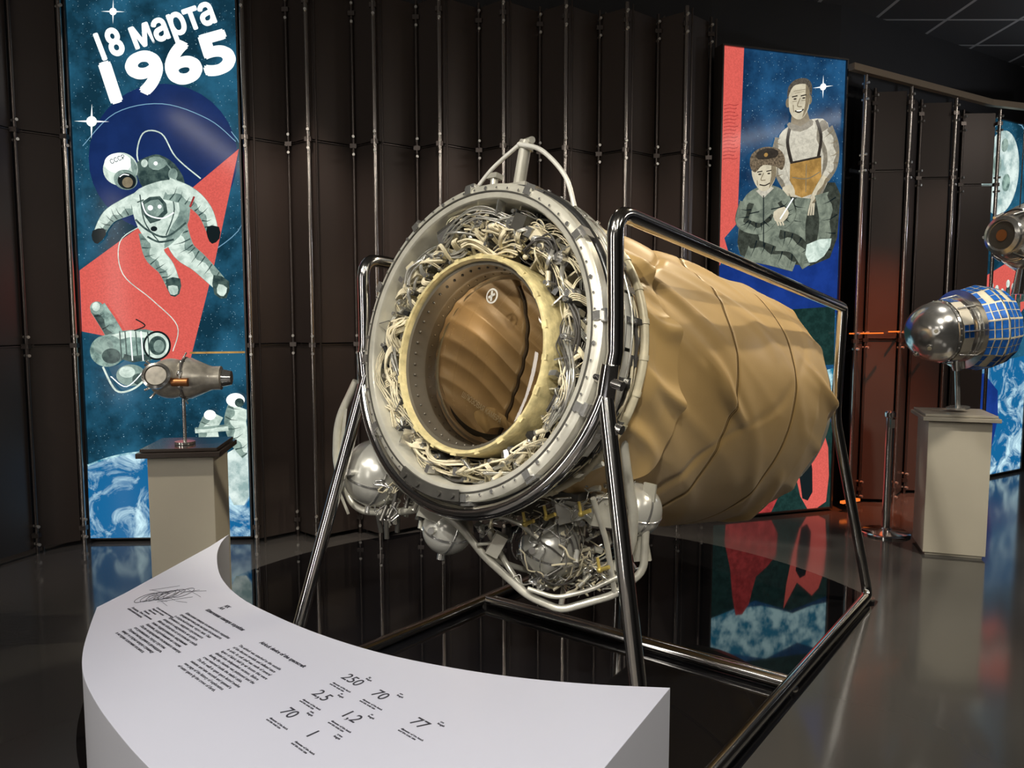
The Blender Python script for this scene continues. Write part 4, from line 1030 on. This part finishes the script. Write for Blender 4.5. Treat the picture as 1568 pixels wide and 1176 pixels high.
org = glow('orange_led', (1.0, .20, .03), 1.1)
bm = bmesh.new()
for a, b, z in (((2.62, 5.97), (2.98, 6.18), 1.42), ((3.04, 6.21), (3.45, 6.47), 1.43)):
    mt, L = align((a[0], a[1], z), (b[0], b[1], z)); bmesh.ops.create_cube(bm, size=1, matrix=mt @ Matrix.Diagonal((.010, .010, L, 1)))
mt, L = align((2.62, 6.0, .08), (2.80, 6.10, .08)); bmesh.ops.create_cube(bm, size=1, matrix=mt @ Matrix.Diagonal((.03, .02, L, 1)))
obj_from_bm(bm, 'trim_3', org, smooth=False)  # glowing orange LED strips along the wall panels

# ---------------------------------------------------------------- lights
def spot(name, loc, tgt, W, ang, col=(1, 1, 1), size=.06, blend=.5):
    ld = bpy.data.lights.new(name, 'SPOT'); ld.energy = W; ld.spot_size = math.radians(ang); ld.spot_blend = blend; ld.color = col; ld.shadow_soft_size = size
    o = bpy.data.objects.new(name, ld); COL.objects.link(o); o.location = loc
    o.rotation_euler = (Vector(tgt) - Vector(loc)).to_track_quat('-Z', 'Y').to_euler(); return o
def pt(name, loc, W, col, size=.1):
    ld = bpy.data.lights.new(name, 'POINT'); ld.energy = W; ld.color = col; ld.shadow_soft_size = size
    o = bpy.data.objects.new(name, ld); COL.objects.link(o); o.location = loc; return o
def area(name, loc, rot, sx, sy, W, col):
    ld = bpy.data.lights.new(name, 'AREA'); ld.shape = 'RECTANGLE'; ld.size = sx; ld.size_y = sy; ld.energy = W; ld.color = col
    o = bpy.data.objects.new(name, ld); COL.objects.link(o); o.location = loc; o.rotation_euler = rot
warm = (1, .88, .66)
spot('ceiling_spot_ring', (-1.7, .6, 3.7), (-.1, 2.9, 1.3), 430, 42, (1, .95, .84))
spot('ceiling_spot_ring_right', (.6, .2, 3.8), (-.1, 2.8, 1.2), 230, 30, (1, .93, .78))
spot('ceiling_spot_sleeve', (2.3, 4.1, 3.9), (1.0, 3.75, 1.2), 300, 62, warm, .05)
spot('ceiling_spot_sleeve_side', (3.2, 2.2, 3.85), (.95, 3.6, 1.1), 200, 36, warm, .05)
spot('ceiling_spot_sleeve_top', (-.2, 4.6, 3.9), (.8, 3.7, 1.5), 100, 60, warm)
spot('ceiling_spot_underside', (-.3, -.6, 3.0), (0, 3.0, .75), 260, 24, (1, .96, .88))  # added front fill for the tanks, hangs free below the ceiling
spot('ceiling_spot_lectern', (-.6, .2, 3.7), (-.40, 1.5, .85), 150, 44, (.92, .91, 1))
spot('ceiling_spot_lectern_right', (.9, -.4, 3.7), (.1, 1.2, .7), 125, 34, (1, .97, .96))
spot('ceiling_spot_pedestal', (-2.9, 2.2, 3.8), (-1.6, 3.7, .9), 260, 28, (1, .92, .78))
spot('ceiling_spot_satellite', (3.6, 2.7, 3.8), (2.95, 5.0, 1.2), 380, 32, (1, .92, .77))
spot('ceiling_spot_probe', (2.0, 2.4, 3.8), (2.9, 4.1, 2.0), 120, 25, (1, .95, .85))
spot('ceiling_spot_floor', (3.2, 4.9, 3.9), (2.6, 3.6, 0), 150, 50, (1, .95, .86), .12, .9)
for k, (x, y, tx, ty, w) in enumerate([(-3.9, 2.8, -3.9, 4.2, 170), (-1.3, 4.2, -1.4, 5.3, 135), (-.3, 4.2, -.3, 5.4, 135), (.6, 4.3, .6, 5.5, 110), (1.35, 4.5, 1.2, 5.6, 70), (3.7, 5.3, 3.7, 6.6, 70)]):
    spot('wall_washer_%d' % k, (x, y, 3.9), (tx, ty, 1.3), w, 48, (1, .80, .67), .05, .7)
spot('orange_spot', (2.75, 4.9, 3.9), (2.95, 6.1, 1.0), 950, 34, (1, .17, .04), .05, .9)
spot('ceiling_uplight', (6.5, 6.0, 2.6), (4.5, 5.5, 4.0), 70, 120, (.85, .9, 1), .1, 1.0)  # added unseen light that lifts the ceiling grid
pt('sleeve_interior_lamp', tuple(MT @ Vector((-.16, HY + .16, -.125))), .8, (1, .82, .6), .02)  # added fill behind the hatch cover to bring out the ribs
w = bpy.data.worlds.new('World'); S.world = w; w.use_nodes = True
w.node_tree.nodes['Background'].inputs[0].default_value = (.6, .55, .5, 1); w.node_tree.nodes['Background'].inputs[1].default_value = .04
# added unseen strip lights overhead for front fill and chrome highlights
for x, y in ((-3.6, .6), (-1.1, -1.4), (1.1, -1.4), (3.6, .6)):
    area('hall_linear_luminaire', (x, y, 3.92), (math.radians(20), 0, math.radians(-x * 8)), .24, 2.4, 38, (1, .94, .85))
area('hall_linear_luminaire', (5.6, 3.4, 3.92), (0, math.radians(12), 0), .22, 2.2, 30, (1, .94, .85))
for x, y, rz in ((-4.6, .4, -75), (-2.8, -2.7, -15)):
    area('hall_light_column', (x, y, 1.8), (math.radians(90), 0, math.radians(rz)), .26, 2.6, 22, (1, .95, .88))  # added upright area lights, unseen, for streaks in the chrome

# ---------------------------------------------------------------- camera
cam = bpy.data.cameras.new('camera'); co = bpy.data.objects.new('camera', cam); COL.objects.link(co)
co.location = (0, 0, 1.55); co.rotation_euler = (math.radians(85), 0, 0)
cam.sensor_width = 36; cam.lens = 27.0; cam.clip_start = .05
S.camera = co
S.view_settings.view_transform = 'Standard'
S.view_settings.look = 'None'
